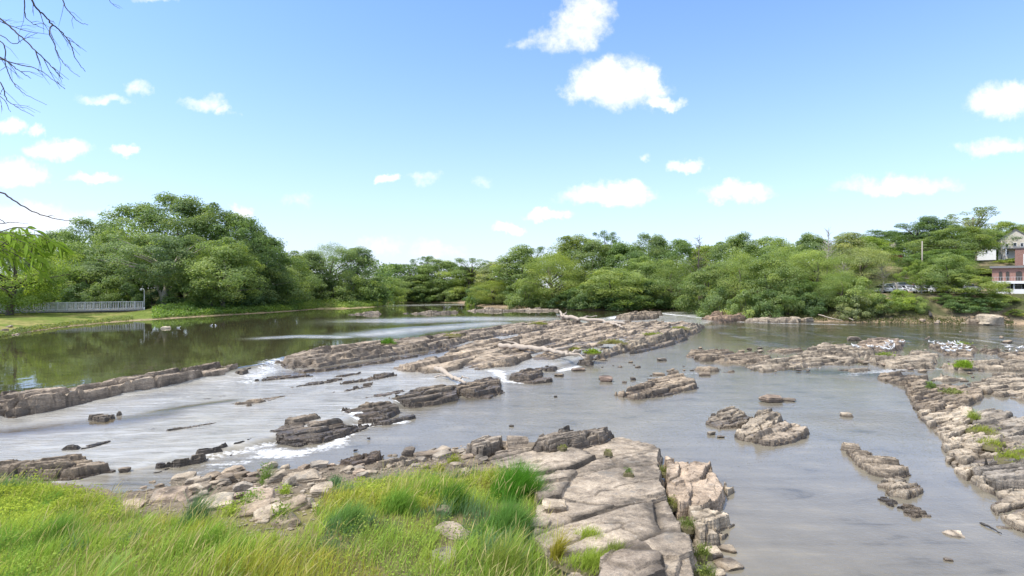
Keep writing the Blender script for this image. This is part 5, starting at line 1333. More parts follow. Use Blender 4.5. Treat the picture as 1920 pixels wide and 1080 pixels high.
leafy('mixed broad leaved weeds scattered through the bottom grass', [(-300, 1010), (200, 1000), (500, 1020), (700, 985), (900, 975), (1000, 1010), (1060, 1060), (900, 1120), (300, 1120), (-300, 1150)], 26000, .42, .045, (.26, .34, .07), 503)

def tuft(label, px, py, hgt, rad, col, n, z=None, seed=None, wid=.012, cat='grass tuft', name='grass_tuft', bend=(.2, .9), leafn=0, group=None, tip=None):
    seed = int(px * 3 + py) if seed is None else seed
    rg = np.random.RandomState(seed)
    if z is None: x0, y0, z0 = hit(px, py)
    else: (x0, y0), z0 = G(px, py, z), z
    a = rg.uniform(0, 6.283, n); p0, p1 = rg.uniform(0, 6.28, 2)
    r = rad * (1 + .3 * np.sin(2 * a + p0) + .22 * np.sin(3 * a + p1)) * rg.uniform(0, 1, n) ** .75
    x, y = r * np.cos(a), r * np.sin(a) * .9
    zz = np.zeros(n) - .03
    if z is None: zz = terrain_h(x0 + x, y0 + y) - z0 - .02
    h = hgt * np.maximum(.3, 1 - .5 * (r / rad) ** 2) * rg.uniform(.45, 1.2, n)
    cc = np.array(col) * (1 + rg.normal(0, .17, (n, 1)))
    tc = None if tip is None else np.tile(np.array(tip), (n, 1)) * (1 + rg.normal(0, .12, (n, 1)))
    parts = [blades(x, y, zz, h, np.full(n, wid), rg.uniform(bend[0], bend[1], n), cc, rg, tc)]
    if leafn:
        P = np.stack([rg.normal(0, rad * .5, leafn), rg.normal(0, rad * .45, leafn), rg.uniform(.05, 1, leafn) * hgt * .8], 1)
        V, q = quads_leaf(P, rg.normal(0, .6, (leafn, 3)) + np.array([0, -.2, .7]), wid * 4.5 * rg.uniform(.6, 1.4, leafn), rg, 1.9)
        parts.append((V, q, np.repeat(np.clip(np.array(col) * (1 + rg.normal(0, .2, (leafn, 1))), 0, 1), 4, 0)))
    if z is not None:
        # the mat of soil and roots the tuft stands in
        k = 28; aa = np.linspace(0, 6.283, k, endpoint=False); lob = 1 + .3 * np.sin(2 * aa + p0) + .22 * np.sin(3 * aa + p1)
        ring = lambda f, zz_: np.stack([np.cos(aa) * rad * lob * f, np.sin(aa) * rad * lob * f * .9, np.full(k, zz_)], 1)
        mv = np.concatenate([ring(1.02, -.12), ring(.9, -.02), ring(.45, .015), ring(.02, .02)])
        mq = np.array([[r_ * k + i, r_ * k + (i + 1) % k, (r_ + 1) * k + (i + 1) % k, (r_ + 1) * k + i] for r_ in range(3) for i in range(k)])
        parts.append((mv, mq, np.tile(np.array([.19, .17, .10]), (len(mv), 1)) * (1 + rg.normal(0, .15, (len(mv), 1)))))
    V, q, Cc = merge(parts)
    return tag(obj(name, meshdata(name, V, q, M['blade'], {'Col': np.clip(Cc, 0, 1)}), None, (x0, y0, z0)), label, cat, group)

gt = 'separate grass tufts'
for a in [
    ('blue green grass tuft standing alone among the left shore stones', 362, 985, .85, .30, BLUEG, 520),
    ('leafy yellow green clump right of the blue green tuft', 430, 968, .42, .30, LIME, 160, None, 300),
    ('bright green clump between the grass gap stones', 470, 944, .36, .32, (.17, .29, .04), 200, None, 300),
    ('tall thin leafy weed at the water edge left of centre', 497, 905, .75, .22, (.16, .24, .06), 120, None, 160),
    ('leafy clump at the right side of the stony gap', 528, 982, .55, .24, (.2, .28, .05), 160, None, 260),
    ('small clump above the stony gap', 533, 925, .32, .18, LIME, 120, None, 100),
    ('blue green weed at the head of the centre grass', 627, 912, .42, .2, BLUEG, 200, None, 120),
    ('yellow weed clump on the shore above the centre grass', 850, 868, .36, .28, (.26, .29, .05), 200, None, 160),
    ('low yellow weed by the pale wedge stone', 822, 884, .3, .24, (.27, .29, .06), 160, None, 140),
    ('large domed deep green tuft at the edge of the flat slab', 968, 930, .95, .72, (.10, .25, .03), 2600),
    ('second green dome below the large deep green tuft', 950, 1000, .8, .62, (.13, .25, .06), 1900),
    ('dark green clump left of the rock hollow', 845, 950, .7, .42, (.09, .2, .035), 1000),
    ('dark green grass dome in the upper middle of the centre grass', 745, 955, .6, .5, (.19, .32, .06), 1000),
    ('blue green grass dome at the left of the centre grass', 648, 985, .62, .5, (.18, .30, .09), 900),
    ('fresh green grass dome above the rock hollow', 806, 935, .6, .5, (.22, .34, .06), 900),
    ('deep green grass dome at the bottom left above the fern', 105, 1015, .7, .55, (.19, .31, .07), 1000),
    ('fresh green dome below the blue green tuft', 385, 1030, .6, .5, (.23, .35, .07), 900),
    ('straw tipped grass dome at the bottom centre', 935, 1075, .7, .5, (.26, .32, .07), 1300),
    ('narrow yellowish rush tuft with orange base beside the slab', 1043, 1046, .62, .13, (.34, .30, .05), 340, .72),
    ('spreading lime clump right of the rush tuft', 1100, 1010, .32, .36, (.29, .36, .06), 520, .72),
    ('lime grass clump hugging the bottom slab', 1105, 1060, .40, .42, (.28, .36, .06), 800, .8),
    ('dry olive clump at the top corner of the bottom slab', 1152, 1040, .34, .28, (.22, .26, .07), 480, .85),
]:
    tuft(a[0], a[1], a[2], a[3], a[4], a[5], a[6], z=a[7] if len(a) > 7 else None, leafn=a[8] if len(a) > 8 else 0, group=gt)
for L, px, py, z, h, rad, col, n in [
    ('tiny weed in a crack high on the flat slab', 1178, 886, .62, .2, .14, (.12, .18, .05), 90),
    ('weeds at the upper end of the crack right of the flat slab', 1243, 885, .3, .26, .22, (.2, .21, .07), 160),
    ('weeds in the middle of the crack right of the flat slab', 1252, 945, .3, .28, .26, (.21, .22, .06), 220),
    ('weeds between the flat slab and the long narrow block', 1288, 985, .35, .26, .2, (.16, .2, .06), 160),
    ('green weeds between the flat slab and the sharp edged block', 1316, 1040, .4, .3, .2, (.18, .22, .06), 200),
    ('weeds in the crack at the bottom edge right of the slab', 1322, 1078, .4, .3, .22, (.18, .22, .06), 200),
    ('mossy sprig on the far lip of the flat slab', 1055, 838, .66, .12, .16, (.24, .26, .08), 110),
    ('thin patch of moss on the flat slab', 1140, 846, .6, .09, .16, (.22, .23, .08), 160),
    ('bright green tuft on the long rock wall', 727, 643, 1.0, .55, .75, (.13, .25, .04), 420),
    ('yellow moss and grass on the far part of the long rock wall', 1010, 607, 1.0, .35, 1.1, (.24, .25, .06), 500),
    ('faint moss on the top of the long rock wall', 850, 628, 1.0, .15, 1.1, (.26, .25, .08), 350),
    ('vivid green tuft on the grassy rib beside the driftwood', 1110, 661, .84, .38, .7, (.22, .30, .04), 420),
    ('dry yellow grass patch left of the vivid tuft', 1078, 655, .7, .25, .6, (.28, .28, .07), 220),
    ('olive grass stretched along the rib above the vivid tuft', 1150, 642, .84, .35, 1.1, (.25, .24, .09), 600),
    ('green grass streak in the middle of the rib', 1225, 627, .84, .25, 1.1, (.22, .26, .06), 600),
    ('green grass streak at the far end of the rib', 1275, 615, .84, .25, 1.1, (.24, .26, .07), 500),
    ('weeds on the head of the right shore', 1785, 736, .28, .25, .6, (.2, .22, .08), 360),
    ('small weed at the left of the right shore head', 1745, 726, .3, .4, .25, (.16, .22, .07), 140),
    ('upright leafy weed on the pale shelving rock', 1824, 785, .28, .5, .28, (.24, .30, .05), 260),
    ('yellow green weeds down the seam of the right shore', 1843, 808, .3, .3, .5, (.27, .30, .06), 360),
    ('yellow green weeds at the lower end of the seam', 1858, 832, .3, .28, .5, (.27, .31, .05), 360),
    ('lime grass above the dark grey boulder', 1895, 858, .36, .25, .5, (.26, .31, .05), 420),
    ('lime grass at the right edge above the dark grey boulder', 1925, 850, .4, .25, .5, (.26, .31, .05), 360),
    ('green tuft on the smooth tan dome below the gulls', 1658, 666, .38, .35, .6, (.22, .28, .06), 260),
    ('bright green round tuft on the long tan bar', 1806, 687, .27, .55, .62, (.22, .32, .04), 700),
    ('green tuft behind the second flock of gulls', 1806, 647, .25, .45, .7, (.22, .28, .06), 320),
]:
    tuft(L, px, py, h, rad, col, n, z=z, wid=.012 if py > 750 else .035, group=gt, leafn=n // 4)

def fern():
    x, y, z = hit(190, 1110)
    root = empty('fern', (x, y, z + .15), 'pale green fern frond poking up at the bottom left corner', 'fern')
    for k, (az, L, up) in enumerate([(15, .75, .62), (60, .6, .6), (-20, .55, .45), (100, .5, .5)]):
        V, Q = [], []
        ca, sa = math.cos(R(az)), math.sin(R(az))
        sp = lambda t: Vector((ca * L * t * .8, sa * L * t * .8, up * (t - .35 * t * t)))
        for i in range(1, 24):
            t = .12 + .88 * i / 24; p = sp(t); wl = .17 * math.sin(math.pi * min(1, t * .92 + .1)) + .008
            tang = (sp(min(1, t + .03)) - sp(t - .03)).normalized(); side = tang.cross(Vector((0, 0, 1))).normalized()
            for s in (-1, 1):
                d = (side * s + tang * .45 + Vector((0, 0, -.12))).normalized(); b = len(V)
                wd = tang * L * .011
                V += [tuple(p - wd), tuple(p + d * wl * .55 - wd * .9), tuple(p + d * wl), tuple(p + d * wl * .5 + wd * 1.0)]
                Q.append((b, b + 1, b + 2, b + 3))
        Cc = np.tile(np.array([.24, .36, .09]), (len(V), 1))
        obj('frond', meshdata('frond', V, np.array(Q), M['blade'], {'Col': Cc}), root)
fern()
# ================================================================ driftwood
def log(label, pts, r, seed, mat='drift', branches=(), group='driftwood on the rocks', cat='driftwood log', name='driftwood_log'):
    rg = np.random.RandomState(seed)
    W = [Vector(GZ(p)) for p in pts]
    o0 = W[0].copy(); W = [w - o0 for w in W]
    def fine(P, k=6):
        out = []
        for i in range(len(P) - 1):
            for j in range(k): out.append(P[i].lerp(P[i + 1], j / k) + Vector(rg.normal(0, r * .22, 3)))
        return out + [P[-1]]
    mb = MB(); Pf = fine(W); n = len(Pf)
    mb.tube(Pf, [r * (1 - .6 * i / n) * rg.uniform(.85, 1.15) for i in range(n)], 8)
    for (t, q, rb) in branches:
        s = Pf[int(t * (n - 1))]; e = Vector(GZ(q)) - o0
        Bf = fine([s, (s + e) / 2 + Vector((0, 0, .1)), e], 4); mb.tube(Bf, [rb * (1 - .7 * i / len(Bf)) for i in range(len(Bf))], 6)
    return tag(mb.build(name, M[mat], None, True, loc=o0), label, cat, group)
log('long pale driftwood log lying across the broad shelf', [(935, 647, 0.75), (985, 651, 0.80), (1020, 655, 0.80), (1045, 661, 0.80), (1068, 665, 0.83), (1088, 659, 0.85)], .26, 1, branches=[(.85, (1108, 657, 1.00), .12), (.2, (950, 641, 1.10), .1), (.55, (1100, 645, 0.90), .14), (.8, (1100, 671, 0.68), .12)])
log('white driftwood log slanting from the shallows onto the wet rocks', [(817, 689, 0.73), (838, 700, 0.58), (856, 711, 0.53), (873, 718, 0.56)], .17, 2, branches=[(.7, (880, 710, 0.73), .06), (.5, (815, 706, 0.38), .09)])
log('driftwood trunk with an upturned root end at the top of the shelf', [(1055, 596, 1.20), (1066, 594, 1.45), (1090, 598, 1.30), (1130, 602, 1.20), (1172, 607, 1.10)], .36, 3, branches=[(.05, (1050, 583, 1.90), .3), (.08, (1062, 585, 1.80), .2), (.1, (1045, 592, 1.60), .2), (.5, (1120, 592, 1.60), .14)])
log('thin branch of driftwood below the brown hump', [(1138, 604, 1.00), (1158, 609, 1.00), (1168, 614, 0.90)], .2, 4, branches=[(.4, (1150, 601, 1.30), .1)])
log('fallen pale branch on the far bank above the beach', [(1545, 576, 2.0), (1570, 588, 1.2), (1600, 600, .5)], .14, 5, branches=[(.4, (1590, 585, 1.8), .07)], group='dead wood on the far bank')
log('second fallen branch below the brownish bush', [(1535, 590, 1.2), (1560, 597, .7), (1580, 601, .4)], .1, 6, group='dead wood on the far bank')
log('dark stump on the earth slide', [(1744, 592, 1.2), (1742, 582, 2.0)], .28, 7, mat='dark', group='dead wood on the far bank', cat='stump', name='tree_stump')
log('pale stick floating by the islet', [(1838, 980, .03), (1852, 985, .05), (1866, 993, .03)], .02, 8, mat='dark', group='sticks in the pool', cat='stick', name='stick')
log('thin dark stick in the lower right pool', [(1840, 981, .03), (1862, 991, .03), (1878, 1000, .03)], .025, 9, mat='dark', group='sticks in the pool', cat='stick', name='stick')

# ================================================================ gulls
def gull_mesh(seed, swim=False):
    secs = [(-.24, .004, .06), (-.17, .03, .045), (-.08, .062, .01), (0, .078, 0), (.08, .068, .015), (.125, .042, .05), (.145, .03, .09), (.155, .028, .12), (.17, .034, .145), (.20, .028, .148), (.222, .012, .142), (.25, .004, .135)]
    V, Q, n = [], [], 8
    for i, (x, r, z) in enumerate(secs):
        for k in range(n):
            a = 2 * math.pi * k / n; V.append((x, r * math.cos(a) * .92, z + r * math.sin(a)))
    for i in range(len(secs) - 1):
        for k in range(n): Q.append((i * n + k, i * n + (k + 1) % n, (i + 1) * n + (k + 1) % n, (i + 1) * n + k))
    return V, Q
def make_gull(name, swim):
    r = bpy.data.objects.new(name, None); C.objects.link(r); r.empty_display_size = .1
    V, Q = gull_mesh(0); dz = .05 if swim else .19
    V = [(x, y, z + dz) for x, y, z in V]
    obj('body', meshdata('body', V, Q, M['gull'], None, True), r)
    for s in (-1, 1):
        mb = MB(); mb.tube([(.06, s * .066, dz + .03), (-.04, s * .076, dz + .03), (-.16, s * .04, dz + .055), (-.27, s * .012, dz + .075)], [.028, .042, .022, .004], 6)
        mb.build('wing', M['gull_grey'], r, True)
        if not swim: MB().tube([(.0, s * .028, 0), (.0, s * .028, dz - .04)], [.008, .008], 5).build('leg', M['drift'], r)
    return r
g0 = make_gull('gull', False); used_g = [False]
rg_g = random.Random(9)
def gulls(poly, n, z, label, group, line=None):
    z -= .08; k = 0
    while k < n:
        if line: 
            t = rg_g.random(); i = int(t * (len(line) - 1)); f = t * (len(line) - 1) - i
            px = line[i][0] * (1 - f) + line[i + 1][0] * f; py = line[i][1] * (1 - f) + line[i + 1][1] * f + rg_g.uniform(-2, 2)
        else:
            px = rg_g.uniform(min(p[0] for p in poly), max(p[0] for p in poly)); py = rg_g.uniform(min(p[1] for p in poly), max(p[1] for p in poly))
            if not inside(np.array([px]), np.array([py]), poly)[0]: continue
        x, y = G(px, py, z); sc = rg_g.uniform(.85, 1.15)
        if not used_g[0]:
            used_g[0] = True; o = g0; o.location = (x, y, z); o.rotation_euler = (0, 0, rg_g.uniform(0, 6.28)); o.scale = (sc,) * 3; o['label'] = label; o['group'] = group
        else: o = dup(g0, (x, y, z), rg_g.uniform(0, 6.28), (sc,) * 3, label, group)
        o['category'] = 'gull'; k += 1
gulls([(1640, 655), (1668, 643), (1692, 645), (1690, 656), (1655, 660)], 20, .45, 'white gull in the flock on the pebbly hump right of the oval boulder', 'gulls on the pebbly hump')
gulls(None, 7, .42, 'white gull in the row along the humped bar left of the pebbly hump', 'gulls in a row', [(1600, 652), (1622, 654), (1640, 655)])
gulls([(1733, 645), (1790, 644), (1826, 648), (1822, 662), (1780, 663), (1758, 655)], 40, .3, 'white gull in the larger flock on the flat pebble bar', 'gulls on the flat pebble bar')
gulls([(1885, 655), (1925, 650), (1925, 664), (1885, 664)], 9, .32, 'white gull at the right edge of the bars', 'gulls at the right edge')
w0 = make_gull('gull', True)
for i, (px, py, L) in enumerate([(335, 615, 'white gull swimming right of the low pale rock on the mirror pool'), (396, 611, 'left of two white gulls swimming close together on the mirror pool'), (405, 611, 'right of two white gulls swimming close together on the mirror pool')]):
    x, y = G(px, py, ZU)
    o = w0 if i == 0 else dup(w0, (0, 0, 0), 0, (1, 1, 1), '')
    o.location = (x, y, ZU - .02); o.rotation_euler = (0, 0, i * 1.3); o.scale = (1.15,) * 3
    tag(o, L, 'gull', 'gulls on the mirror pool')

# ================================================================ footbridge and lamp on the left
def footbridge():
    # deck runs from beyond the left edge to the landing beside the lamp
    A = Vector((PX(-160, 94), 94, PZ(589, 94))); B = Vector((PX(268, 112), 112, PZ(580, 112)))
    root = empty('footbridge', A, 'long white footbridge with a close picket railing behind the lawn tree', 'footbridge')
    D = B - A; L = D.length; u = D.normalized(); side = Vector((-u.y, u.x, 0)).normalized()
    z = Vector((0, 0, 1))
    MB().obox((0, 0, 0), D, 2.2, .28).build('deck', M['concrete'], root)
    MB().obox(side * -.9 - z * .35, D + side * -.9 - z * .35, .16, .42).obox(side * .9 - z * .35, D + side * .9 - z * .35, .16, .42).build('girder', M['dark'], root)
    for s in (-1.02, 1.02):
        o = side * s
        MB().obox(o + z * 1.55, D + o + z * 1.55, .1, .08).build('handrail', M['rail_paint'], root)
        MB().obox(o + z * .3, D + o + z * .3, .08, .1).build('bottom_rail', M['rail_paint'], root)
        n = 24; pk = MB()
        for k in range(n + 1):
            p = D * (k / n) + o
            MB().obox(p + z * .1, p + z * 1.62, .12, .12).build('post', M['rail_paint'], root)
        m = int(L / .27)
        for k in range(m):
            p = D * ((k + .5) / m) + o; pk.box(p.x - .045, p.x + .045, p.y - .02, p.y + .02, p.z + .3, p.z + 1.52)
        pk.build('picket_panel', M['rail_paint'], root)
    for t in (.12, .37, .62, .85):
        p = D * t; MB().box(p.x - .5, p.x + .5, p.y - 1, p.y + 1, p.z - 3.0, p.z - .5).build('pier', M['concrete'], root)
footbridge()

def lamp_post():
    Y = 111.0; x = PX(270.5, Y); zg = th(x, Y)
    hh = PZ(541, Y) - zg
    r = empty('street_lamp', (x, Y, zg), 'slim white lamp post with a curved neck at the end of the footbridge', 'street lamp')
    MB().tube([(0, 0, -.2), (0, 0, .5)], [.14, .13], 10).build('base', M['white_paint'], r, True)
    pts = [(0, 0, .45), (0, 0, hh * .6), (0, 0, hh - .5), (-.03, 0, hh - .25), (-.14, 0, hh - .08), (-.32, 0, hh), (-.5, 0, hh - .04)]
    MB().tube(pts, [.085, .075, .06, .055, .05, .05, .05], 10).build('pole', M['white_paint'], r, True)
    MB().tube([(-.46, 0, hh + .02), (-.56, 0, hh - .08), (-.64, 0, hh - .26), (-.66, 0, hh - .36)], [.07, .17, .23, .2], 12).build('lamp_head', M['white_paint'], r, True)
lamp_post()

# ================================================================ buildings on the right
def wbox(root, name, mat, x0, x1, y0, y1, z0, z1): return MB().box(x0, x1, y0, y1, z0, z1).build(name, M[mat], root)

def terrace_building():
    Y = 107.0; k = Y / F
    X0 = PX(1860, Y); zf = lambda py: PZ(py, Y)
    b = empty('brick_building', (X0, Y, zf(553)), 'low red brick building with a white balcony on the bank at the right edge', 'brick building')
    b.rotation_euler.z = -math.atan2(X0, Y)
    z = lambda py: zf(py) - zf(553)
    Lx = 26.0
    wbox(b, 'wall', 'brick', 0, Lx, 2.2, 9, z(527), z(502.5))
    rf = wbox(b, 'roof', 'roof_grey', -.35, Lx, 1.7, 9.4, z(502.5), z(498.5))
    wbox(b, 'canopy', 'white_paint', -.2, Lx, -.5, 2.6, z(532), z(527))
    wbox(b, 'balcony_front', 'white_paint', .6, Lx, 0, .15, z(552), z(542))
    wbox(b, 'balcony_floor', 'concrete', .6, Lx, .15, 2.4, z(553), z(551))
    wbox(b, 'back_wall', 'dark', .8, Lx, 2.4, 9, z(551), z(532))
    for i in range(11): wbox(b, 'column', 'white_paint', .65 + i * 2.35, .85 + i * 2.35, .02, .2, z(542), z(532))
    for i in range(5):
        x = 1.5 + i * 1.6
        w = wbox(b, 'window', 'white_paint', x, x + 1.2, 2.30, 2.4, z(549), z(534)); 
        p = MB().box(x + .1, x + 1.1, 2.26, 2.30, z(548), z(535)).build('pane', M['glass'], w)
    for i, (x, wd, col) in enumerate([(1.0, .5, 'dark'), (2.0, .5, 'dark'), (3.4, .9, 'dark'), (8.2, 1.2, 'red_wall'), (12.0, .9, 'dark'), (16.0, .9, 'dark')]):
        zb, zt = z(526), z(512)
        prof = [(x, zb), (x + wd, zb), (x + wd, zt)] + [(x + wd / 2 + wd / 2 * math.cos(a), zt + .28 * math.sin(a)) for a in np.linspace(.3, 2.84, 6)] + [(x, zt)]
        MB().prism(prof, 2.14, 2.197).build('arched_door' if i == 2 else 'arched_window', M['dark' if col == 'dark' else col], b)
    MB().box(5.6, 5.9, 2.05, 2.197, z(526.8), z(503)).build('pilaster', M['brick'], b)
    rl = MB()
    for i in range(60): rl.box(i * .4, i * .4 + .03, -.42, -.39, z(527) + .02, z(527) + .7)
    rl.box(-.1, Lx, -.44, -.38, z(527) + .7, z(527) + .75); rl.build('balustrade', M['galv'], b)
    for i in range(8): wbox(b, 'piling', 'dark', 1.2 + i * 3.2, 1.6 + i * 3.2, .6, 1.0, z(553) - 4.2, z(553))
    wbox(b, 'foundation_wall', 'dark', 3.0, Lx, 2.6, 3.2, z(553) - 4.5, z(553))
    # taller brick block behind
    Y2 = 118.0; c = empty('brick_tower', (PX(1903, Y2), Y2, th(PX(1903, Y2), Y2)), 'taller brick block rising behind the terrace roof at the right edge', 'brick building')
    c.rotation_euler.z = -math.atan2(PX(1903, Y2), Y2)
    g = th(PX(1903, Y2), Y2); zz = lambda py: PZ(py, Y2) - g
    wbox(c, 'wall', 'brick', 0, 16, 0, 10, 0, zz(466)); wbox(c, 'roof', 'roof_grey', -.2, 16.2, -.2, 10.2, zz(466), zz(463))
    w = wbox(c, 'window', 'white_paint', 1.3, 3.2, -.08, -.003, zz(497), zz(477)); MB().box(1.45, 3.05, -.12, -.08, zz(496), zz(478)).build('pane', M['siding'], w)
terrace_building()

def house(label, px0, px1, Y, ybase, yeave, yridge, mat, depth=9, win=(), roofmat='roof_grey', gable=True, name='house', cat='house', extra=None):
    X0, X1 = PX(px0, Y), PX(px1, Y); g = min(th(X0, Y), PZ(ybase, Y)) - .5
    ph = math.atan2(X0, Y); cf = math.cos(ph)
    h = empty(name, (X0, Y, g), label, cat, rz=-ph); zz = lambda py: PZ(py, Y) - g; w = (X1 - X0) * cf
    if gable:
        MB().prism([(0, 0), (w, 0), (w, zz(yeave)), (w / 2, zz(yridge)), (0, zz(yeave))], 0, depth).build('wall', M[mat], h)
        r = MB()
        for s in (0, 1):
            xa, xb = (-.3, w / 2) if s == 0 else (w + .3, w / 2)
            za, zb = zz(yeave) - .05, zz(yridge) + .05
            r.prism([(xa, za), (xb, zb), (xb, zb + .18), (xa, za + .18)], -.3, depth + .3)
        r.build('roof', M[roofmat], h)
    else:
        wbox(h, 'wall', mat, 0, w, 0, depth, 0, zz(yeave)); wbox(h, 'roof', roofmat, -.3, w + .3, -.3, depth + .3, zz(yeave), zz(yridge))
    for (a, b, c, d) in win:
        f = wbox(h, 'window', 'white_paint', (PX(a, Y) - X0) * cf, (PX(b, Y) - X0) * cf, -.09, -.004, zz(d), zz(c))
        xa, xb = (PX(a, Y) - X0) * cf + .1, (PX(b, Y) - X0) * cf - .1
        MB().box(xa, xb, -.13, -.09, zz(d) + .1, zz(c) - .1).build('pane', M['glass'], f)
    return h, zz, X0
house('plain white gabled house on the hillside with dark small windows', 1832, 1867, 150, 499, 468, 461, 'white_paint', 10, [(1847, 1852, 469, 475), (1848.5, 1852.5, 489, 497), (1854, 1858.5, 489, 497)])
h, zz, X0 = house('cream house with dormers and porch at the top right edge', 1872, 1935, 168, 482, 452, 432, 'siding', 12, [(1884, 1891, 458, 464), (1899, 1906, 456, 463), (1912, 1918, 457, 464), (1886, 1892, 470, 478), (1903, 1910, 470, 478)])
wbox(h, 'porch_roof', 'roof_grey', PX(1880, 168) - X0, PX(1935, 168) - X0, -2.6, -.004, zz(468), zz(466.3))
for px in (1882, 1896, 1910, 1924): wbox(h, 'porch_post', 'white_paint', PX(px, 168) - X0, PX(px, 168) - X0 + .25, -2.5, -2.25, zz(482), zz(468))
house('house with a dull red lower wall half hidden by hillside trees', 1662, 1692, 158, 498, 478, 476.5, 'red_wall', 9, [(1668, 1673, 485, 491), (1680, 1685, 485, 491)], gable=False)
house('pale grey house behind the red walled one on the hillside', 1658, 1692, 172, 480, 462, 452, 'siding', 9, [(1668, 1673, 464, 470), (1680, 1685, 464, 470)])

def pole(label, px, Y, ytop, mat, arm=True):
    x = PX(px, Y); g = th(x, Y); hh = PZ(ytop, Y) - g
    r = empty('utility_pole', (x, Y, g), label, 'utility pole')
    MB().tube([(0, 0, -.3), (0, 0, hh)], [.16, .11], 8).build('shaft', M[mat], r, True)
    if arm:
        MB().box(-1.1, 1.1, -.27, -.15, hh - .7, hh - .55).build('crossarm', M[mat], r)
        for s in (-.9, 0, .9): MB().tube([(s, -.2, hh - .55), (s, -.2, hh - .35)], [.06, .04], 6).build('insulator', M['white_paint'], r)
        MB().tube([(.32, 0, hh - 2.0), (.32, 0, hh - 1.1)], [.22, .22], 10).build('transformer', M['galv'], r)
pole('pale utility pole left of the cream house', 1878, 140, 452, 'pale_bark')
pole('utility pole showing through the hillside trees above the parked cars', 1729, 128, 452, 'pale_bark', False)

def car_proto():
    r = bpy.data.objects.new('parked_car', None); C.objects.link(r)
    prof = [(-2.15, .35), (-2.2, .7), (-2.1, .92), (-1.5, .98), (-.95, 1.40), (.55, 1.44), (1.15, 1.0), (1.95, .88), (2.2, .68), (2.2, .35)]
    m = MB(); n = len(prof)
    for y, inset in ((-.78, .0), (-.88, .0), (.88, .0), (.78, .0)):
        sc = .9 if abs(y) < .8 else 1.0
        m.V += [(x * (1 if z < .95 or sc == 1 else .98), y * (1 if z < 1.0 else .82), z) for x, z in prof]
    for i in range(3):
        for k in range(n): m.F.append((i * n + k, (i + 1) * n + k, (i + 1) * n + (k + 1) % n, i * n + (k + 1) % n))
    m.F.append(tuple(range(n))); m.F.append(tuple(3 * n + k for k in range(n))[::-1])
    body = m.build('body', simple('car_paint', (.74, .75, .77), .3, .03, 2.0), r, True, 35)
    for s in (-1, 1):
        gl_ = MB(); gl_.V = [(-1.2, s * .80, 1.02), (.95, s * .80, 1.02), (.5, s * .735, 1.36), (-.85, s * .735, 1.34)]; gl_.V += [(a, b + s * .02, c) for a, b, c in gl_.V]
        gl_.F = [(0, 1, 2, 3), (4, 7, 6, 5), (0, 4, 5, 1), (1, 5, 6, 2), (2, 6, 7, 3), (3, 7, 4, 0)]; gl_.build('side_window', M['glass'], r)
    for xa, za, xb, zb, nm in ((1.13, 1.03, .62, 1.40, 'windscreen'), (-1.46, 1.03, -1.02, 1.36, 'rear_window')):
        s = 1 if xa > 0 else -1
        w = MB(); w.V = [(xa, -.66, za), (xa, .66, za), (xb, .6, zb), (xb, -.6, zb)]; w.V += [(a + s * .03, b, c + .03) for a, b, c in w.V]
        w.F = [(0, 1, 2, 3), (4, 7, 6, 5), (0, 4, 5, 1), (1, 5, 6, 2), (2, 6, 7, 3), (3, 7, 4, 0)]; w.build(nm, M['glass'], r)
    for x in (-1.35, 1.38):
        for s in (-1, 1):
            t = MB().tube([(x, s * .70, .33), (x, s * .90, .33)], [.33, .33], 14).build('wheel', M['rubber'], r, True, 40)
            MB().tube([(x, s * .895, .33), (x, s * .915, .33)], [.2, .18], 10).build('rim', M['galv'], t)
    for s in (-.62, .62):
        MB().box(2.14, 2.21, s - .16, s + .16, .62, .74).build('headlight', M['white_paint'], r); MB().box(-2.23, -2.15, s - .14, s + .14, .68, .82).build('tail_light', M['red_wall'], r)
    return r
car = car_proto(); used_c = False
for px, Y, rz, col, L in [
    (1652, 115.5, 1.75, 'w', 'white parked car farthest left behind the leafless greyish tree'), (1676, 116.2, 1.5, 'w', 'white parked car left of the middle of the parking row'),
    (1697, 116.8, 1.62, 'w', 'white parked car in the middle of the parking row'), (1717, 116, 1.5, 'g', 'silver parked car beside the crooked pale trunk'),
    (1742, 116.5, 1.7, 'w', 'white parked car right of the crooked pale trunk'), (1762, 117.2, .2, 'w', 'white car parked sideways at the right end of the row'),
    (1665, 122, .1, 'w', 'white car in the back row at the left'), (1688, 123, .05, 'g', 'silver car in the back row'), (1735, 122.5, .15, 'd', 'dark car in the back row'),
    (1792, 116, .1, 'w', 'white car seen through the branches of the olive tree'), (1815, 117, .0, 'w', 'white car nearest the brick terrace')]:
    x = PX(px, Y); z = th(x, Y) + .02
    o = car if not used_c else dup(car, (x, Y, z), rz, (1, 1, 1), L, 'parked cars')
    if not used_c: o.location = (x, Y, z); o.rotation_euler = (0, 0, rz); tag(o, L, None, 'parked cars'); used_c = True
    o['category'] = 'car'; o.scale = (1.08,) * 3
    if col != 'w':
        for ch in o.children:
            if ch.name.startswith('body'):
                nm = 'car_paint_' + ('silver' if col == 'g' else 'dark')
                mt = bpy.data.materials.get(nm) or simple(nm, (.36, .37, .39) if col == 'g' else (.05, .05, .06), .3, .03, 2.0)
                ch.data = ch.data.copy(); ch.data.materials[0] = mt

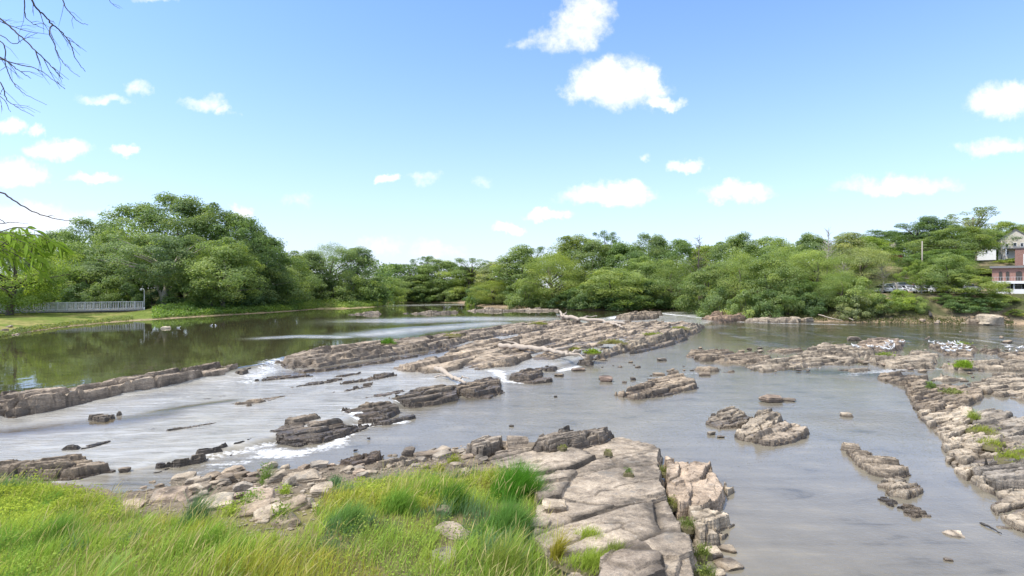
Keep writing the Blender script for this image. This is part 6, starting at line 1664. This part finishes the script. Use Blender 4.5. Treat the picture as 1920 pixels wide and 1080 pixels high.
# ================================================================ near twigs at the upper left
def twigs(label, strokes, Y, seed, name='bare_branch', group=None):
    rg = np.random.RandomState(seed)
    root = None; P0 = None
    for main, subs in strokes:
        W = [Vector((PX(p[0], Y + p[2]), Y + p[2], PZ(p[1], Y + p[2]))) for p in main]
        if root is None:
            P0 = W[0]; root = empty(name, P0, label, 'bare branch', group)
        def curve(W, k=7):
            out = []
            for i in range(len(W) - 1):
                a, b, c, d = W[max(i - 1, 0)], W[i], W[i + 1], W[min(i + 2, len(W) - 1)]
                for j in range(k):
                    t = j / k
                    out.append(.5 * ((2 * b) + (c - a) * t + (2 * a - 5 * b + 4 * c - d) * t * t + (3 * b - a - 3 * c + d) * t ** 3) + Vector(rg.normal(0, .0025, 3)))
            return out + [W[-1]]
        mb = MB(); Cw = curve([w - P0 for w in W]); n = len(Cw)
        r0 = main[0][3] if len(main[0]) > 3 else .008
        mb.tube(Cw, [r0 * (1 - .75 * i / n) for i in range(n)], 6)
        for k in range(subs):
            i = rg.randint(int(n * .15), int(n * .9)); s = Cw[i]; d = (Cw[min(i + 2, n - 1)] - Cw[max(i - 2, 0)]).normalized()
            sg = rg.choice([-1, 1]); L = rg.uniform(.08, .26)
            e1 = s + (d * .7 + Vector((sg * .4 * -d.z, rg.normal(0, .4), sg * .4 * d.x))) * L * .5
            e2 = e1 + (d * .75 + Vector((sg * .25 * -d.z + rg.normal(0, .1), rg.normal(0, .3), sg * .25 * d.x - .2))) * L * .6
            mb.tube([s, e1, e2], [r0 * .4, r0 * .28, r0 * .12], 5)
            if rg.rand() < .5: mb.tube([e1, e1 + (e2 - e1) * .6 + Vector(rg.normal(0, .03, 3))], [r0 * .2, r0 * .1], 4)
        mb.build('twig', M['twig'], root, True)
twigs('bare drooping twigs hanging into the sky at the upper left corner', [
    ([(40, -60, 0, .009), (62, 5, 0), (85, 30, .05), (98, 46, .05), (118, 62, .1), (133, 85, .1), (142, 110, .1), (160, 134, .12)], 6),
    ([(98, 46, .05, .006), (92, 60, 0), (100, 80, 0), (112, 108, 0), (128, 128, 0), (150, 144, 0)], 4),
    ([(-80, -10, -.2, .009), (0, 36, -.1), (35, 65, -.1), (72, 100, -.1), (100, 128, -.05), (118, 148, 0)], 6),
    ([(-80, 80, .1, .008), (0, 108, .1), (30, 128, .1), (58, 147, .1)], 4),
    ([(-60, 95, .2, .006), (20, 116, .2), (70, 130, .2), (100, 150, .2), (122, 167, .2)], 4),
    ([(-50, 60, .3, .006), (5, 80, .3), (10, 120, .3), (25, 155, .3), (45, 175, .3), (88, 197, .3)], 5),
    ([(-50, 120, .1, .006), (0, 155, .1), (12, 185, .1), (30, 200, .1), (64, 218, .1)], 4),
    ([(-20, 170, 0, .005), (5, 185, 0), (20, 210, 0)], 2),
    ([(48, -50, .2, .006), (46, 20, .2), (55, 40, .2), (85, 55, .2)], 3),
    ([(100, -60, .1, .006), (120, 5, .1), (135, 28, .1), (150, 42, .1), (165, 46, .1)], 3),
    ([(-40, 20, .1, .005), (0, 40, .1), (50, 58, .1), (92, 64, .1)], 4),
    ([(190, -40, .1, .004), (205, 0, .1), (225, 16, .1)], 1),
    ([(-60, 60, .05, .005), (0, 66, .05), (25, 82, .05), (48, 72, .05), (70, 62, .05)], 3)], 5.0, 3, group='bare branches at the left edge')
twigs('single long bare twig sweeping down above the leafy spray at the left edge', [([(-80, 330, 0, .009), (0, 360, 0), (40, 385, 0), (75, 402, 0), (105, 410, 0), (133, 415, 0)], 1), ([(-60, 425, .1, .005), (0, 419, .1), (30, 417, .1), (54, 420, .1)], 0), ([(-40, 390, .1, .006), (0, 411, .1), (10, 418, .1)], 0), ([(-20, 445, 0, .004), (5, 437, 0), (18, 429, 0)], 0)], 5.0, 4, group='bare branches at the left edge')

def leaf_spray():
    Y = 4.2; rg = np.random.RandomState(12)
    P0 = Vector((PX(-120, Y), Y, PZ(440, Y)))
    root = empty('leafy_branch', P0, 'spray of large bright green leaves hanging in at the left edge close to the camera', 'leafy branch')
    tw = MB(); V, Q, Cc = [], [], []
    def leaf(p, d, L, w):
        d = d.normalized(); s = d.cross(Vector((rg.normal(0, .5), -1, rg.normal(0, .5)))).normalized(); nrm = s.cross(d)
        b = len(V); pr = [(0, .05), (.25, .8), (.5, 1.0), (.75, .62), (1.0, .03)]
        col = np.array([.20, .30, .045]) * rg.uniform(.7, 1.3)
        for t, k in pr:
            c = p + d * L * t + Vector((0, 0, -.28 * L * t * t)) 
            for e in (-1, 0, 1): V.append(tuple(c + s * e * w * k / 2 + nrm * abs(e) * w * .14 * k)); Cc.append(col)
        for i in range(4):
            for j in range(2): Q.append((b + i * 3 + j, b + i * 3 + j + 1, b + (i + 1) * 3 + j + 1, b + (i + 1) * 3 + j))
    for k in range(15):
        st = Vector((PX(rg.uniform(-90, -10), Y), Y + rg.uniform(-.3, .4), PZ(rg.uniform(435, 500), Y)))
        en = Vector((PX(rg.uniform(5, 68), Y), st.y + rg.uniform(-.15, .15), PZ(rg.uniform(445, 515), Y)))
        pts = [st.lerp(en, t) + Vector((0, 0, .10 * math.sin(math.pi * t))) - P0 for t in np.linspace(0, 1, 9)]
        tw.tube(pts, [.004 * (1 - .7 * i / 9) for i in range(9)], 5)
        for i in range(1, 9):
            d = (pts[i] - pts[i - 1]).normalized()
            for sg in (-1, 1):
                leaf(pts[i], d * .55 + Vector((rg.normal(0, .25), sg * .45, -.35 + sg * .3 + rg.normal(0, .2))), rg.uniform(.06, .115), rg.uniform(.018, .032))
    tw.build('stem', M['twig'], root)
    obj('leaves', meshdata('leaves', V, Q, M['blade'], {'Col': np.array(Cc)}, True), root)
leaf_spray()

# ================================================================ sky, sun, camera
CLOUDS = [(1240, 194, 48, 13, 12, .9), (1140, 135, 42, 30, 30, 1), # px, py, half width, half height (up), half height (down), soft
    (1158, 165, 100, 62, 42, 1), (1222, 150, 30, 26, 60, 1), (1100, 165, 50, 40, 36, 1), (1085, 50, 62, 50, 52, .8), (1040, 78, 50, 30, 26, .6), (1100, 10, 50, 30, 50, .8), (985, 85, 30, 14, 14, .35),
    (1140, 370, 95, 30, 22, 1), (1190, 358, 38, 20, 28, 1), (1020, 402, 46, 13, 12, 1), (952, 431, 34, 13, 11, 1), (1290, 314, 42, 14, 12, .9), (1385, 362, 78, 20, 16, .8), (1375, 350, 30, 16, 20, .8),
    (1690, 350, 120, 26, 18, .8), (1880, 192, 80, 42, 30, .9), (1900, 172, 40, 26, 40, .9), (1865, 278, 80, 22, 16, .7), (1202, 289, 12, 10, 9, .4),
    (727, 337, 25, 13, 12, 1), (795, 335, 30, 12, 12, .35), (905, 345, 22, 12, 12, .3), (105, 282, 75, 25, 20, 1), (235, 285, 30, 15, 12, 1), (22, 237, 34, 18, 16, .9), (68, 245, 18, 12, 12, .7), (30, 330, 62, 36, 26, 1),
    (180, 336, 55, 13, 11, .9), (195, 187, 48, 14, 11, .6), (262, 165, 28, 14, 14, .5), (390, 195, 52, 22, 18, .65), (425, 208, 20, 14, 14, .6), (458, 403, 24, 18, 16, .8), (60, 412, 110, 34, 30, .75), (820, 470, 60, 18, 16, .4), (720, 460, 45, 18, 20, .35), (560, 372, 30, 12, 12, .25), (180, 400, 40, 10, 10, .25), (290, -4, 50, 10, 10, .5)]
SUN_DIR = Vector((-.50, -.17, .85)).normalized()
def build_world():
    w = bpy.data.worlds.new('World'); bpy.context.scene.world = w; w.use_nodes = True
    t = NT(w)
    el = math.asin(SUN_DIR.z); az = math.atan2(SUN_DIR.x, SUN_DIR.y)
    sky = t.n('ShaderNodeTexSky', sky_type='NISHITA', sun_disc=False, sun_elevation=el, sun_rotation=az, altitude=50, air_density=1.0, dust_density=.6, ozone_density=2.0)
    d = t.n('ShaderNodeTexCoord').outputs['Generated']
    sp = t.n('ShaderNodeSeparateXYZ', i={0: d}).outputs
    # summer haze low in the sky
    hz = t.math('POWER', t.math('SUBTRACT', 1.0, t.math('MAXIMUM', sp[2], 0.0)), 5.4)
    col = t.mix(1.0, sky.outputs[0], (SKY_GAIN * .82, SKY_GAIN * 1.0, SKY_GAIN * 1.28, 1), 'MULTIPLY')
    col = t.mix(t.math('MULTIPLY', hz, HAZE_F), col, HAZE_C)
    # cumulus: directions of the single clouds
    yy = t.math('MAXIMUM', sp[1], .02)
    u = t.math('ADD', t.math('MULTIPLY', t.math('DIVIDE', sp[0], yy), F), CX)
    v = t.math('SUBTRACT', HY, t.math('MULTIPLY', t.math('DIVIDE', sp[2], yy), F))
    uv = t.n('ShaderNodeCombineXYZ', i={0: u, 1: v, 2: 0.0}).outputs[0]
    w1 = t.n('ShaderNodeTexNoise', noise_dimensions='2D', i={'Vector': uv, 'Scale': .018, 'Detail': 6.0, 'Roughness': .6}).outputs[1]
    off = t.vmath('MULTIPLY', t.vmath('SUBTRACT', w1, (.5, .5, .5)), (66, 46, 0))
    uvn = t.vmath('ADD', uv, off)
    uvs = t.n('ShaderNodeSeparateXYZ', i={0: uvn}).outputs
    acc = None
    for (cx, cy, a, b, b2, so) in CLOUDS:
        dx = t.math('DIVIDE', t.math('SUBTRACT', uvs[0], cx), a)
        dv = t.math('SUBTRACT', uvs[1], cy)
        dy = t.math('MAXIMUM', t.math('DIVIDE', dv, b2), t.math('DIVIDE', t.math('MULTIPLY', dv, -1.0), b))
        r2 = t.math('ADD', t.math('MULTIPLY', dx, dx), t.math('MULTIPLY', dy, dy))
        m = t.math('MULTIPLY', t.math('SUBTRACT', 1.0, r2), so)
        acc = m if acc is None else t.math('MAXIMUM', acc, m)
    fn = t.n('ShaderNodeTexNoise', noise_dimensions='2D', i={'Vector': uv, 'Scale': .05, 'Detail': 7.0, 'Roughness': .65}).outputs[0]
    acc = t.math('ADD', acc, t.math('MULTIPLY', t.math('SUBTRACT', fn, .5), .9))
    cm = t.rng(acc, -.16, 1.1)
    cm = t.math('MULTIPLY', cm, t.math('GREATER_THAN', sp[1], .05))
    # unseen high cloud above and behind, added to lift fill and whiten water reflections
    hn = t.noise(t.vmath('DIVIDE', d, t.n('ShaderNodeCombineXYZ', i={0: t.math('ADD', sp[2], .25), 1: t.math('ADD', sp[2], .25), 2: 1.0})), 1.5, 7, .6)
    hm = t.math('MULTIPLY', t.rng(hn, .15, .5), t.rng(sp[2], .455, .54))
    col = t.mix(cm, col, CLOUD_C)
    col = t.mix(t.math('MULTIPLY', hm, .85), col, (6.6, 6.5, 6.3, 1))
    bg = t.n('ShaderNodeBackground', i={0: col, 1: SKY_STR})
    o = t.n('ShaderNodeOutputWorld'); t.t.links.new(bg.outputs[0], o.inputs[0])
SKY_STR, SKY_GAIN, HAZE_F, HAZE_C, CLOUD_C = .15, 1.0, .92, (3.5, 3.52, 4.12, 1), (5.0, 5.0, 5.05, 1)
build_world()

sl_ = bpy.data.lights.new('sun', 'SUN'); sl_.energy = 2.9; sl_.angle = R(1.0); sl_.color = (1.0, .95, .88)
so = bpy.data.objects.new('sun', sl_); C.objects.link(so)
so.rotation_euler = SUN_DIR.to_track_quat('Z', 'Y').to_euler()

cd = bpy.data.cameras.new('camera'); cam = bpy.data.objects.new('camera', cd); C.objects.link(cam)
cam.location = (0, 0, H); cam.rotation_euler = (R(90), 0, 0)
cd.sensor_width = 36; cd.lens = 36 * F / 1920; cd.clip_start = .05; cd.clip_end = 9000
sc = bpy.context.scene; sc.camera = cam
sc.view_settings.view_transform = 'Standard'; sc.view_settings.look = 'None'; sc.view_settings.gamma = 1.0
sc.view_settings.exposure = .75
sc.cycles.use_denoising = True
sc.cycles.max_bounces = 6; sc.cycles.diffuse_bounces = 3; sc.cycles.glossy_bounces = 3; sc.cycles.transmission_bounces = 3
